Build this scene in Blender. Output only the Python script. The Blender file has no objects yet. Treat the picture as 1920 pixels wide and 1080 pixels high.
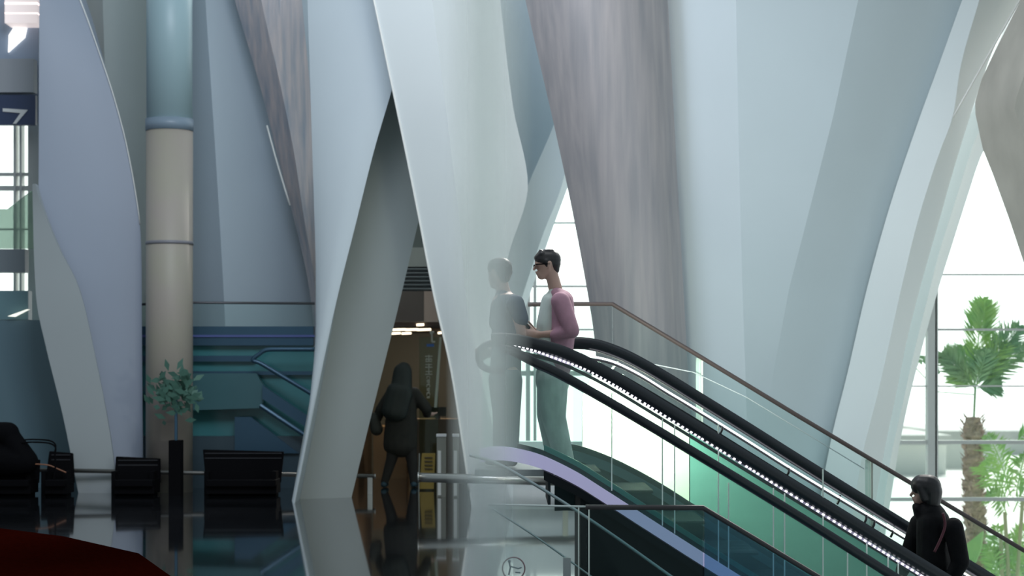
import bpy, bmesh, math, random
from mathutils import Vector, Matrix
C = bpy.context.scene.collection
random.seed(7)
# ---------------------------------------------------------------- camera, world, exposure
F = 3600.0          # focal length in pixels of the 1920 frame
H = 1.57            # lens height above the polished hall floor
HY = 690.0          # row of the horizon
sc = bpy.context.scene
cam_d = bpy.data.cameras.new('camera'); cam = bpy.data.objects.new('camera', cam_d); C.objects.link(cam)
cam.location = (0, 0, H); cam.rotation_euler = (math.pi/2, 0, 0)
cam_d.sensor_width = 36; cam_d.lens = 36*F/1920; cam_d.shift_y = (HY-540)/1920
cam_d.clip_end = 400
cam_d.dof.use_dof = True; cam_d.dof.focus_distance = 15.2; cam_d.dof.aperture_fstop = 2.2
sc.camera = cam
sc.view_settings.view_transform = 'Standard'; sc.view_settings.look = 'None'
sc.view_settings.exposure = 0.0; sc.view_settings.gamma = 1.0; sc.view_settings.use_curve_mapping = False

w = bpy.data.worlds.new('sky'); sc.world = w; w.use_nodes = True
nt = w.node_tree; nt.nodes.clear()
def N(nt, t, **k):
    n = nt.nodes.new(t)
    for a, b in k.items(): setattr(n, a, b)
    return n
tc = N(nt, 'ShaderNodeTexCoord'); sep = N(nt, 'ShaderNodeSeparateXYZ')
nt.links.new(tc.outputs['Generated'], sep.inputs[0])
ramp = N(nt, 'ShaderNodeValToRGB')       # bright overcast daylight beyond the hall, dimmer interior side behind the viewer
mr = N(nt, 'ShaderNodeMapRange'); mr.inputs[1].default_value = -1; mr.inputs[2].default_value = 1
nt.links.new(sep.outputs['Y'], mr.inputs[0]); nt.links.new(mr.outputs[0], ramp.inputs[0])
cr = ramp.color_ramp
cr.elements[0].position = 0.0; cr.elements[0].color = (.135, .160, .170, 1)
cr.elements[1].position = 1.0; cr.elements[1].color = (1, 1, .985, 1)
e = cr.elements.new(.55); e.color = (.15, .185, .205, 1)
e = cr.elements.new(.80); e.color = (.45, .49, .50, 1)
# a bit stronger from the right (+X) than from the left, weaker from below
mx = N(nt, 'ShaderNodeMapRange'); mx.inputs[1].default_value = -1; mx.inputs[2].default_value = 1
mx.inputs[3].default_value = .60; mx.inputs[4].default_value = 1.25
nt.links.new(sep.outputs['X'], mx.inputs[0])
mz = N(nt, 'ShaderNodeMapRange'); mz.inputs[1].default_value = -.6; mz.inputs[2].default_value = .1
mz.inputs[3].default_value = .45; mz.inputs[4].default_value = 1.0
nt.links.new(sep.outputs['Z'], mz.inputs[0])
mu = N(nt, 'ShaderNodeMath', operation='MULTIPLY'); nt.links.new(mx.outputs[0], mu.inputs[0]); nt.links.new(mz.outputs[0], mu.inputs[1])
mu2 = N(nt, 'ShaderNodeMath', operation='MULTIPLY'); mu2.inputs[1].default_value = 2.3; nt.links.new(mu.outputs[0], mu2.inputs[0])
bg = N(nt, 'ShaderNodeBackground'); nt.links.new(ramp.outputs[0], bg.inputs[0]); nt.links.new(mu2.outputs[0], bg.inputs[1])
out = N(nt, 'ShaderNodeOutputWorld'); nt.links.new(bg.outputs[0], out.inputs[0])

sd = bpy.data.lights.new('sun', 'SUN'); sd.energy = 4.5; sd.angle = .25; sd.color = (1, .97, .92)
so = bpy.data.objects.new('sun', sd); C.objects.link(so); so.rotation_euler = Vector((-.35, -1, -.85)).to_track_quat('-Z', 'Y').to_euler()
def area(name, loc, target, size, power, col, size_y=None, spread=None):
    d = bpy.data.lights.new(name, 'AREA')
    if spread: d.spread = spread
    d.energy = power; d.color = col; d.size = size
    if size_y: d.shape = 'RECTANGLE'; d.size_y = size_y
    o = bpy.data.objects.new(name, d); C.objects.link(o); o.location = loc
    o.rotation_euler = (Vector(target)-Vector(loc)).to_track_quat('-Z', 'Y').to_euler()
    return o
area('fill_left', (-2.2, 15.5, 8.6), (-3.0, 22, 4.0), 3.0, 330, (.78, .86, 1.0), 3.0)  # added overhead fill for the left columns
area('fill_right', (4.6, 12.5, 8.5), (3.4, 21, 1.6), 3.0, 22, (.86, .95, 1.0), 3.0, 1.0)  # added narrow fill that brightens the giant right column
area('fill_middle', (0.2, 14.5, 8.0), (-0.6, 21.8, 4.6), 1.8, 105, (1.0, .98, .92), 1.8)  # added fill for the upper part of the middle column

# ---------------------------------------------------------------- helpers
def P(px, py, D):
    return Vector(((px-960)/F*D, D, H-(py-HY)/F*D))
def pz(z, D):            # picture row of a height at a distance
    return HY + (H-z)*F/D

MATS = {}
def mat(name, col, rough=.6, metal=0.0, noise=0.0, nscale=3.0, stretch=(1, 1, 1), bump=0.0, emis=None, es=0, alpha=1.0, coat=0.0, col2=None, spec=.5):
    if name in MATS: return MATS[name]
    m = bpy.data.materials.new(name); m.use_nodes = True; nt = m.node_tree
    b = nt.nodes['Principled BSDF']
    b.inputs['Base Color'].default_value = (*col, 1); b.inputs['Roughness'].default_value = rough
    b.inputs['Metallic'].default_value = metal; b.inputs['Alpha'].default_value = alpha
    b.inputs['Coat Weight'].default_value = coat; b.inputs['Specular IOR Level'].default_value = spec
    if emis: b.inputs['Emission Color'].default_value = (*emis, 1); b.inputs['Emission Strength'].default_value = es
    if noise or bump:
        t = N(nt, 'ShaderNodeTexCoord'); mp = N(nt, 'ShaderNodeMapping'); mp.inputs['Scale'].default_value = stretch
        nt.links.new(t.outputs['Object'], mp.inputs[0])
        n = N(nt, 'ShaderNodeTexNoise'); n.inputs['Scale'].default_value = nscale; n.inputs['Detail'].default_value = 5
        nt.links.new(mp.outputs[0], n.inputs['Vector'])
        if noise:
            r = N(nt, 'ShaderNodeValToRGB')
            c2 = col2 or tuple(c*(1-noise) for c in col)
            r.color_ramp.elements[0].position = .3; r.color_ramp.elements[0].color = (*c2, 1)
            r.color_ramp.elements[1].position = .7; r.color_ramp.elements[1].color = (*col, 1)
            nt.links.new(n.outputs['Fac'], r.inputs[0]); nt.links.new(r.outputs[0], b.inputs['Base Color'])
        if bump:
            bp = N(nt, 'ShaderNodeBump'); bp.inputs['Strength'].default_value = bump; bp.inputs['Distance'].default_value = .02
            nt.links.new(n.outputs['Fac'], bp.inputs['Height']); nt.links.new(bp.outputs[0], b.inputs['Normal'])
    MATS[name] = m; return m
def glass(name, tint, refl=.25, body=0.0, bodycol=(1, 1, 1), rough=.03):
    """flat sheet glass: mostly tinted see-through, a share of mirror, a share of milky body"""
    m = bpy.data.materials.new(name); m.use_nodes = True; nt = m.node_tree; nt.nodes.clear()
    tr = N(nt, 'ShaderNodeBsdfTransparent'); tr.inputs[0].default_value = (*tint, 1)
    gl = N(nt, 'ShaderNodeBsdfGlossy'); gl.inputs['Roughness'].default_value = rough; gl.inputs[0].default_value = (.9, 1, .97, 1)
    fr = N(nt, 'ShaderNodeFresnel'); fr.inputs[0].default_value = 1.45
    ml = N(nt, 'ShaderNodeMath', operation='MULTIPLY'); ml.inputs[1].default_value = refl*4; nt.links.new(fr.outputs[0], ml.inputs[0])
    mn = N(nt, 'ShaderNodeMath', operation='MINIMUM'); mn.inputs[1].default_value = 1; nt.links.new(ml.outputs[0], mn.inputs[0])
    mix = N(nt, 'ShaderNodeMixShader'); nt.links.new(mn.outputs[0], mix.inputs[0]); nt.links.new(tr.outputs[0], mix.inputs[1]); nt.links.new(gl.outputs[0], mix.inputs[2])
    o = N(nt, 'ShaderNodeOutputMaterial'); last = mix
    if body:
        df = N(nt, 'ShaderNodeBsdfDiffuse'); df.inputs[0].default_value = (*bodycol, 1)
        tl = N(nt, 'ShaderNodeBsdfTranslucent'); tl.inputs[0].default_value = (*bodycol, 1)
        m0 = N(nt, 'ShaderNodeMixShader'); m0.inputs[0].default_value = .5; nt.links.new(df.outputs[0], m0.inputs[1]); nt.links.new(tl.outputs[0], m0.inputs[2])
        m2 = N(nt, 'ShaderNodeMixShader'); m2.inputs[0].default_value = body
        nt.links.new(mix.outputs[0], m2.inputs[1]); nt.links.new(m0.outputs[0], m2.inputs[2]); last = m2
    nt.links.new(last.outputs[0], o.inputs[0]); return m

def tag(o, label=None, cat=None, group=None, kind=None):
    if label: o['label'] = label
    if cat: o['category'] = cat
    if group: o['group'] = group
    if kind: o['kind'] = kind
    return o
def empty(name, loc, label, cat, group=None):
    o = bpy.data.objects.new(name, None); C.objects.link(o); o.location = loc; o.empty_display_size = .2
    return tag(o, label, cat, group)
def origin_of(o):
    v = Vector((0, 0, 0))
    while o is not None:
        v += Vector(o.location); o = o.parent
    return v
class MB:
    """collects shapes given in world coordinates; build() links them as ONE mesh object"""
    def __init__(s): s.v = []; s.f = []
    def add(s, vs, fs):
        k = len(s.v); s.v += [Vector(v) for v in vs]; s.f += [tuple(i+k for i in f) for f in fs]; return s
    def box(s, a, b):
        x0, y0, z0 = [min(a[i], b[i]) for i in range(3)]; x1, y1, z1 = [max(a[i], b[i]) for i in range(3)]
        return s.add([(x0,y0,z0),(x1,y0,z0),(x1,y1,z0),(x0,y1,z0),(x0,y0,z1),(x1,y0,z1),(x1,y1,z1),(x0,y1,z1)],
                     [(0,3,2,1),(4,5,6,7),(0,1,5,4),(1,2,6,5),(2,3,7,6),(3,0,4,7)])
    def prism(s, pts, vec):
        n = len(pts); vec = Vector(vec)
        vs = [Vector(p) for p in pts] + [Vector(p)+vec for p in pts]
        fs = [tuple(range(n)), tuple(range(2*n-1, n-1, -1))] + [(i, i+n, (i+1) % n+n, (i+1) % n) for i in range(n)]
        return s.add(vs, fs)
    def sweep(s, path, prof, up=Vector((0, 1, 0)), closed=True):
        path = [Vector(p) for p in path]; n = len(path); m = len(prof); vs = []; fs = []
        for i, p in enumerate(path):
            t = (path[min(i+1, n-1)]-path[max(i-1, 0)]).normalized()
            b = up - t*up.dot(t)
            if b.length < 1e-4: b = Vector((1, 0, 0))
            b.normalize(); nn = b.cross(t).normalized()
            for u, v in prof: vs.append(p+nn*u+b*v)
        for i in range(n-1):
            for j in range(m):
                fs.append((i*m+j, i*m+(j+1) % m, (i+1)*m+(j+1) % m, (i+1)*m+j))
        fs.append(tuple(range(m-1, -1, -1))); fs.append(tuple(range((n-1)*m, n*m)))
        return s.add(vs, fs)
    def tube(s, path, r, seg=12, ry=None):
        ry = ry or r
        return s.sweep(path, [(r*math.cos(2*math.pi*k/seg), ry*math.sin(2*math.pi*k/seg)) for k in range(seg)], up=Vector((0.03, 1, 0.02)) if abs((Vector(path[-1])-Vector(path[0])).normalized().y) < .9 else Vector((0, 0, 1)))
    def capsule(s, a, ra, b, rb, wide=None, wf=1.0, seg=14, rings=4):
        a = Vector(a); b = Vector(b); ax = b-a; L = ax.length
        if L < 1e-5: ax = Vector((0, 0, 1)); L = 0
        else: ax.normalize()
        wv = Vector(wide) if wide else Vector((.13, 1, .07))
        e1 = wv-ax*wv.dot(ax)
        if e1.length < .05: e1 = Vector((0, 0, 1))-ax*ax.z; 
        if e1.length < .05: e1 = Vector((1, 0, 0))
        e1.normalize(); e2 = ax.cross(e1)
        rows = []
        for i in range(1, rings+1):
            t = -math.pi/2+math.pi/2*i/rings; rows.append((a+ax*(ra*math.sin(t)), ra*math.cos(t)))
        for i in range(0, rings):
            t = math.pi/2*i/rings; rows.append((b+ax*(rb*math.sin(t)), rb*math.cos(t)))
        vs = []; fs = []
        for c, r in rows:
            for k in range(seg):
                q = 2*math.pi*k/seg; vs.append(c+e1*(r*wf*math.cos(q))+e2*(r*math.sin(q)))
        for i in range(len(rows)-1):
            for k in range(seg): fs.append((i*seg+k, i*seg+(k+1) % seg, (i+1)*seg+(k+1) % seg, (i+1)*seg+k))
        n = len(vs); vs.append(a-ax*ra); vs.append(b+ax*rb)
        for k in range(seg): fs.append((n, (k+1) % seg, k)); fs.append((n+1, (len(rows)-1)*seg+k, (len(rows)-1)*seg+(k+1) % seg))
        return s.add(vs, fs)
    def build(s, name, m, parent=None, smooth=False, bevel=0, remesh=0, smooth_it=0):
        me = bpy.data.meshes.new(name)
        if parent is not None: off = origin_of(parent)
        else:
            xs = [v.x for v in s.v]; ys = [v.y for v in s.v]; zs = [v.z for v in s.v]
            off = Vector(((min(xs)+max(xs))/2, (min(ys)+max(ys))/2, min(zs)))
        me.from_pydata([tuple(v-off) for v in s.v], [], s.f); me.materials.append(m)
        bm = bmesh.new(); bm.from_mesh(me); bmesh.ops.recalc_face_normals(bm, faces=bm.faces); bm.to_mesh(me); bm.free()
        o = bpy.data.objects.new(name, me); C.objects.link(o)
        if parent is not None: o.parent = parent
        else: o.location = off
        if smooth: me.shade_smooth()
        if bevel:
            q = o.modifiers.new('bevel', 'BEVEL'); q.width = bevel; q.segments = 2; q.limit_method = 'ANGLE'
        if remesh:
            q = o.modifiers.new('remesh', 'REMESH'); q.mode = 'VOXEL'; q.voxel_size = remesh; q.use_smooth_shade = True
            if smooth_it:
                q = o.modifiers.new('soften', 'SMOOTH'); q.iterations = smooth_it; q.factor = .5
        return o
def cr_spline(pts, n=8):
    """Catmull-Rom through tuples"""
    out = []; m = len(pts)
    for i in range(m-1):
        p0 = pts[max(i-1, 0)]; p1 = pts[i]; p2 = pts[i+1]; p3 = pts[min(i+2, m-1)]
        for k in range(n):
            t = k/n
            out.append(tuple(.5*((2*b)+(-a+c)*t+(2*a-5*b+4*c-d)*t*t+(-a+3*b-3*c+d)*t**3) for a, b, c, d in zip(p0, p1, p2, p3)))
    out.append(tuple(pts[-1])); return out
LINEAR = [False]
def interp(tab, y):
    """monotone piecewise interpolation of [(y, x)]; smooth"""
    if y <= tab[0][0]: 
        (y0, x0), (y1, x1) = tab[0], tab[1]; return x0+(x1-x0)*(y-y0)/(y1-y0)
    if y >= tab[-1][0]:
        (y0, x0), (y1, x1) = tab[-2], tab[-1]; return x0+(x1-x0)*(y-y0)/(y1-y0)
    for i in range(len(tab)-1):
        if tab[i][0] <= y <= tab[i+1][0]:
            y0, x0 = tab[i]; y1, x1 = tab[i+1]; h = y1-y0; t = (y-y0)/h
            m0 = (x1-x0)/h if i == 0 else (x1-tab[i-1][1])/(y1-tab[i-1][0])
            m1 = (x1-x0)/h if i+2 >= len(tab) else (tab[i+2][1]-x0)/(tab[i+2][0]-y0)
            if LINEAR[0]: return x0+(x1-x0)*t
            s_ = (x1-x0)/h      # limit the slopes so corners do not overshoot
            def lim(m): 
                return 0 if m*s_ <= 0 else math.copysign(min(abs(m), 2.5*abs(s_)), s_)
            m0, m1 = lim(m0), lim(m1)
            return x0*(2*t**3-3*t*t+1)+h*m0*(t**3-2*t*t+t)+x1*(-2*t**3+3*t*t)+h*m1*(t**3-t*t)
def loft_column(name, edges, m, zbase, thick=1.2, top=-140, step=22, label='', inset=.25, linear=False, sharp=True, back=None, cat='column'):
    """edges: list of (depth, [(row, px)...]) from left to right: the ridges between the faces of the column.
    depth may be a pair (upper, lower). The body runs from above the frame to the height zbase, with a real back."""
    vs = []; fs = []; rows = []; LINEAR[0] = linear
    def dep(d, t): return d if not isinstance(d, tuple) else d[0]+(d[1]-d[0])*t
    Dm = dep(edges[0][0], 1); yb = pz(zbase, Dm); n = max(6, int((yb-top)/step))
    for i in range(n+1):
        t = i/n; z = H-(top-HY)/F*Dm; z = z+(zbase-z)*t       # rows of equal height in the world
        ring = []
        for d, tab in edges:
            D = dep(d, t); py = pz(z, D); ring.append(Vector(((interp(tab, py)-960)/F*D, D, z)))
        for k in range(1, len(ring)):                           # ridges may meet, never cross
            if ring[k].x/ring[k].y < ring[k-1].x/ring[k-1].y+.0002: ring[k].x = (ring[k-1].x/ring[k-1].y+.0002)*ring[k].y
        w = ring[-1].x-ring[0].x; yb_ = max(p.y for p in ring)+thick
        ring.append(Vector((ring[-1].x-inset*w, yb_, z))); ring.append(Vector((ring[0].x+inset*w, yb_, z)))
        rows.append(ring)
    mm = len(rows[0])
    b = MB(); 
    for r in rows: b.v += r
    for i in range(n):
        for j in range(mm): b.f.append((i*mm+j, i*mm+(j+1) % mm, (i+1)*mm+(j+1) % mm, (i+1)*mm+j))
    b.f.append(tuple(range(mm))); b.f.append(tuple(range(n*mm+mm-1, n*mm-1, -1)))
    root = None
    LINEAR[0] = False
    o = b.build(name, m); me = o.data
    if label: tag(o, label, cat)
    me.shade_smooth()
    for e in me.edges:
        i, j = e.vertices
        if i % mm == j % mm and i % mm in sharp_set(mm, sharp): e.use_edge_sharp = True
        if i//mm == j//mm and (i//mm in (0, n)): e.use_edge_sharp = True
    return o
def sharp_set(mm, sharp):
    return set(range(mm)) if sharp is True else set(sharp)
def edge_strip(col, name, D, tab, y0, y1, r, m, label=None):
    path = []
    y = y0
    while y <= y1: path.append(P(interp(tab, y), y, D)); y += 25
    o = MB().tube(path, r, 8).build(name, m, col, smooth=True)
    if label: o['label'] = label
    return o

# ---------------------------------------------------------------- materials
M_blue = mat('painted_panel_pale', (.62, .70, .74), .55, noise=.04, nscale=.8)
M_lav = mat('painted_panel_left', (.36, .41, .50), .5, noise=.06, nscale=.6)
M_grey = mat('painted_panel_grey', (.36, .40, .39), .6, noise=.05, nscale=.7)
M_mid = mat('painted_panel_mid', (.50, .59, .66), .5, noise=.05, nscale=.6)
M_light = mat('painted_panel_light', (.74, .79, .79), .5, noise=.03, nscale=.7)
M_bronze = mat('brushed_warm_metal', (.40, .37, .375), .5, metal=.15, noise=.35, nscale=2.2, stretch=(5, 5, .35), bump=.2, col2=(.29, .285, .30))
M_bronze_refl = mat('reflected_bronze', (.60, .52, .51), .35, metal=.3, noise=.5, nscale=2.0, stretch=(7, 7, .3), bump=.3, col2=(.32, .35, .41))
M_stone = mat('beige_stone', (.55, .52, .46), .7, noise=.25, nscale=1.6, stretch=(2, 2, .6), bump=.3)
M_edge = mat('edge_trim_white', (.85, .85, .82), .3)
M_floor = mat('polished_black_granite', (.012, .014, .017), .06, noise=.4, nscale=2, spec=.9, coat=.5)
M_black = mat('black_leather', (.004, .004, .005), .8, spec=.06)
M_blackrub = mat('handrail_rubber', (.012, .016, .022), .32, spec=.6)
M_steel = mat('brushed_steel', (.55, .55, .52), .28, metal=1.0)
M_dsteel = mat('dark_steel', (.10, .10, .11), .4, metal=.8)
M_led = mat('led_white', (1, 1, 1), .5, emis=(.95, .93, 1.0), es=2.2)
M_lavled = mat('lavender_lit_deck', (.34, .34, .50), .35, metal=.3, emis=(.50, .48, .75), es=.42)
M_truss = mat('black_truss_cladding', (.004, .007, .010), .5, spec=.25)
M_truss2 = mat('dark_teal_skirt', (.025, .055, .062), .35, metal=.3)
M_teal = mat('teal_back_painted_glass', (.19, .42, .37), .25, noise=.2, nscale=.9, stretch=(.4, 1, 2.2))
M_tealb = mat('teal_balcony_glass', (.07, .25, .27), .15, noise=.2, nscale=.8, stretch=(.5, 1, 2))
G_clear = glass('clear_sheet_glass', (.93, .98, .965), .12)
G_green = glass('green_sheet_glass', (.86, .96, .92), .12, .05, (.6, .85, .78))
M_white = mat('white_enamel', (.8, .8, .78), .4)
M_darkblue = mat('dark_blue_metal', (.05, .11, .17), .35, metal=.4)

def struct(o): o['kind'] = 'structure'; return o

# ---------------------------------------------------------------- floors and shell
XF = .82
fl = MB().prism([(-16, -4, 0), (XF, -4, 0), (XF, 34, 0), (-16, 34, 0)], (0, 0, -.35)).build('floor', M_floor); struct(fl)
lf = MB().box((XF, -4, -3.9), (16, 27, -3.6)).build('floor_lower', mat('lower_floor', (.35, .40, .40), .3)); struct(lf)
sw = MB().box((XF-.02, -4, -3.6), (XF, 34, -.35)).build('wall_lower', M_tealb); struct(sw)
# terrace outside the glass, seen washed out by daylight
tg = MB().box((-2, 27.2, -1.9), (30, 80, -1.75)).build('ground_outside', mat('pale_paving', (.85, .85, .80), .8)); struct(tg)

# ---------------------------------------------------------------- sculptural columns
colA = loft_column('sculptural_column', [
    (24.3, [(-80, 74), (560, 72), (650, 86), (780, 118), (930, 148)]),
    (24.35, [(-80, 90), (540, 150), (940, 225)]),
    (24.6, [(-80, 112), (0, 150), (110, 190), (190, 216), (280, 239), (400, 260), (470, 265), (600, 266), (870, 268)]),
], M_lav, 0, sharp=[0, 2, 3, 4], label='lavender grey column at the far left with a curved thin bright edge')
M_litface = mat('lit_facet_grey', (.44, .48, .49), .55, noise=.05, nscale=.7)  # lighter facet of the lavender column; its light is put into the paint
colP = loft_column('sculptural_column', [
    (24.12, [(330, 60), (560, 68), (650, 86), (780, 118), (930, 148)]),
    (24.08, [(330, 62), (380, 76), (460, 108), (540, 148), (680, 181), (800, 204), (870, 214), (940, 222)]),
], M_litface, 0, top=345, thick=.12, inset=.05, label='lighter lower face of the lavender column, its light painted in grey, rising to a point, far left')
edge_strip(colA, 'edge_trim', 24.58, [(-80, 112), (0, 150), (110, 190), (190, 216), (280, 239), (400, 260), (470, 266)], -30, 430, .008, M_edge, 'thin bright edge line')
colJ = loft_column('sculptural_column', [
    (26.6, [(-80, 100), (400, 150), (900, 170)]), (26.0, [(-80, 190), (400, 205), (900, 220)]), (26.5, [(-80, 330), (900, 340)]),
], M_grey, 0, label='grey green column set back between the lavender column and the cream reflected column')
colK = loft_column('sculptural_column', [
    (27.2, [(-80, 300), (900, 300)]), (26.4, [(-80, 380), (560, 420), (900, 430)]), (27.2, [(-80, 640), (400, 640), (900, 640)]),
], M_mid, 0, label='broad blue grey column behind the teal balcony and its handrail')
colB = loft_column('sculptural_column', [  # reflection of the streaked brown column, built as a solid fin
    (26.0, [(-80, 420), (0, 440), (170, 490), (290, 520), (390, 546), (520, 576), (640, 590), (900, 596)]),
    (25.8, [(-80, 478), (0, 490), (170, 528), (290, 552), (390, 567), (520, 588), (640, 596), (900, 600)]),
    (26.0, [(-80, 560), (0, 566), (170, 582), (300, 592), (450, 602), (560, 604), (640, 604), (900, 608)]),
], M_bronze_refl, 0, thick=.5, label='reflection of the streaked brown column, built as a narrow tapering fin between blue grey and pale columns')
cB_tab = [(230, 500), (290, 516), (390, 544)]
edge_strip(colB, 'edge_trim', 25.9, [(230, 499), (300, 518), (390, 545)], 235, 392, .012, M_edge, 'bright lower edge of the reflected streak')
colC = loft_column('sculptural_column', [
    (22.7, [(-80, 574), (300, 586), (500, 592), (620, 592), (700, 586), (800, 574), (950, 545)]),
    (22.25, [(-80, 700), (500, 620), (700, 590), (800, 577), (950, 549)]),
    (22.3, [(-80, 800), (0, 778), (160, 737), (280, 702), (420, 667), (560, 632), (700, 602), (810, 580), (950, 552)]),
], M_blue, 0, thick=.3, sharp=[0, 2, 3, 4], label='pale blue column between the reflected bronze streak and its own grey painted shaded face')
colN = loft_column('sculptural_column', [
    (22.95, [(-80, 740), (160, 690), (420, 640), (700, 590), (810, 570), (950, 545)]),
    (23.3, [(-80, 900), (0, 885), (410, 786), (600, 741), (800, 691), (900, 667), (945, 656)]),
], mat('shaded_facet_grey', (.40, .44, .43), .6, noise=.05, nscale=.7), 0, thick=.5, label='leaning face of the pale blue column with its shade painted grey, along the shop opening')  # right facet of the pale column, its shade put into grey paint
Dl = [(-80, 683), (0, 701), (165, 736), (280, 760), (410, 786), (560, 815), (690, 845), (850, 870), (950, 884)]
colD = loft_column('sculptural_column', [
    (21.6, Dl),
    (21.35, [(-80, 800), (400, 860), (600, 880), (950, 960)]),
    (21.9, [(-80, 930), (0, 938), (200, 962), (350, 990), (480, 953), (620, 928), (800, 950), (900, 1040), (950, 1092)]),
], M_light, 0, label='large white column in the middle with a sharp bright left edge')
edge_strip(colD, 'edge_trim', 21.59, Dl, -30, 940, .012, M_edge, 'sharp bright edge')
lb = MB().box(P(962, 828, 21.35), P(1150, pz(0, 21.35), 21.6)).build('low_wall', M_light); tag(lb, 'plain pale low wall under the escalator landing, right of the white middle column', 'wall')
colM = loft_column('sculptural_column', [
    (25.6, [(-80, 890), (350, 900), (940, 900)]),
    (25.2, [(-80, 1120), (0, 1100), (240, 1038), (350, 992), (480, 948), (640, 930), (940, 940)]),
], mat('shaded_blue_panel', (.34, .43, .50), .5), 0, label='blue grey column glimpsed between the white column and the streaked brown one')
colF = loft_column('sculptural_column', [
    (23.9, [(100, 1085), (240, 1036), (350, 989), (480, 946), (640, 915), (830, 900)]),
    (23.6, [(100, 1115), (240, 1080), (358, 1050), (440, 1018), (570, 975), (650, 952), (750, 945), (830, 940)]),
    (24.0, [(100, 1150), (240, 1104), (358, 1062), (440, 1032), (570, 988), (650, 966), (750, 960), (830, 955)]),
], M_blue, 0, label='slim pale leg leaning left beside the bright window behind the standing man', thick=.4)
El = [(-60, 972), (0, 985), (110, 1010), (240, 1040), (390, 1072), (540, 1100), (640, 1115), (750, 1122), (1000, 1135), (1400, 1150)]
Er = [(-60, 1248), (0, 1252), (300, 1268), (480, 1278), (700, 1290), (900, 1300), (1400, 1320)]
colE = loft_column('sculptural_column', [
    (20.6, El), (20.25, [(y, x+.25*(interp(Er, y)-x)) for y, x in El]), (20.15, [(y, x+.6*(interp(Er, y)-x)) for y, x in El]),
    (20.3, [(y, x+.86*(interp(Er, y)-x)) for y, x in El]), (20.6, Er),
], M_bronze, -3.6, sharp=[0, 4, 5, 6], thick=.6, label='streaked brownish grey column right of the narrow bright window')
Gr = [(-60, 1828), (0, 1805), (120, 1762), (230, 1722), (385, 1670), (540, 1627), (700, 1590), (830, 1558), (1000, 1530), (1400, 1490)]
colG = loft_column('sculptural_column', [
    (21.0, [(-60, 1238), (1400, 1300)]),
    (20.6, [(-60, 1377), (0, 1380), (220, 1384), (540, 1392), (830, 1402), (1400, 1420)]),
    (20.9, [(-60, 1628), (0, 1609), (220, 1562), (385, 1520), (540, 1480), (700, 1450), (830, 1430), (1000, 1424), (1400, 1440)]),
    (21.7, Gr),
], M_blue, -3.6, linear=True, label='giant pale blue faceted column filling the right of the hall above the escalator')
Hr = [(-60, 1950), (0, 1912), (95, 1862), (230, 1815), (345, 1780), (410, 1762), (540, 1725), (640, 1700), (720, 1684), (880, 1652), (1400, 1570)]
colH = loft_column('sculptural_column', [
    (21.5, [(y, x-1) for y, x in Gr]),
    (21.3, [(-60, 1852), (0, 1836), (120, 1802), (220, 1786), (290, 1760), (410, 1722), (540, 1690), (640, 1668), (720, 1650), (880, 1612), (1400, 1540)]),
    (21.9, Hr),
], M_light, -3.6, thick=.6, label='slender curved white rib with a pinkish shaded side, left of the arch window')
edge_strip(colH, 'edge_trim', 21.2, [(-40, 1934), (0, 1912), (222, 1786), (240, 1778)], -30, 222, .012, M_edge, 'bright straight edge line')
colW = loft_column('sculptural_column', [
    (22.9, [(-60, 1940), (225, 1816), (345, 1776), (540, 1720), (640, 1696), (720, 1678), (880, 1646), (1400, 1560)]),
    (22.7, [(-60, 1975), (225, 1845), (280, 1822), (375, 1792), (470, 1762), (540, 1744), (660, 1714), (760, 1692), (860, 1670), (1400, 1590)]),
    (23.6, [(-60, 2020), (225, 1880), (280, 1845), (375, 1812), (470, 1782), (540, 1760), (660, 1727), (760, 1702), (860, 1682), (1400, 1600)]),
], M_light, -3.6, thick=.4, label='white inner rib edging the arch window and the palm outside')
colI = loft_column('sculptural_column', [
    (20.8, [(-60, 1945), (0, 1914), (95, 1866), (150, 1840), (200, 1826), (280, 1843), (325, 1861), (410, 1892), (500, 1922), (640, 1990), (800, 2060), (1400, 2300)]),
    (20.4, [(-60, 1990), (200, 1900), (500, 2010), (800, 2140), (1400, 2380)]),
    (20.8, [(-60, 2150), (200, 2150), (500, 2200), (1400, 2600)]),
], M_stone, -3.6, thick=.8, linear=True, label='beige stone column at the far right edge above the arch window')

# blurred column reflection, built as a solid cream pipe
def ring_tube(px0, px1, y0, y1, D):
    return P((px0+px1)/2, y0, D), P((px0+px1)/2, y1, D), (px1-px0)/2/F*D
r_ = empty('cream_reflection', P(318, pz(0, 24.4), 24.4), 'blurred reflection of a column, built as a tall cream yellow round pipe with dark rings', 'reflection')
a, b_, rr = ring_tube(274, 361, -140, pz(0, 24.4), 24.4)
s0 = P(318, 243, 24.4); MB().tube([s0, b_], rr, 32).build('reflection_body', mat('reflected_cream', (.40, .38, .30), .5, noise=.25, nscale=1.2, col2=(.41, .35, .33)), r_, smooth=True)
MB().tube([a, s0], rr*.98, 32).build('upper_sleeve', mat('teal_grey_sleeve', (.36, .50, .54), .4), r_, smooth=True)['label'] = 'teal grey upper sleeve'
MB().tube([P(318, 224, 24.4), P(318, 246, 24.4)], rr*1.03, 32).build('collar', mat('collar_blue', (.22, .29, .36), .4), r_, smooth=True)['label'] = 'dark blue grey collar'
MB().tube([P(318, 453, 24.4), P(318, 459, 24.4)], rr*1.03, 32).build('ring', mat('ring_grey', (.24, .24, .27), .4), r_, smooth=True)['label'] = 'thin dark ring'

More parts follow.
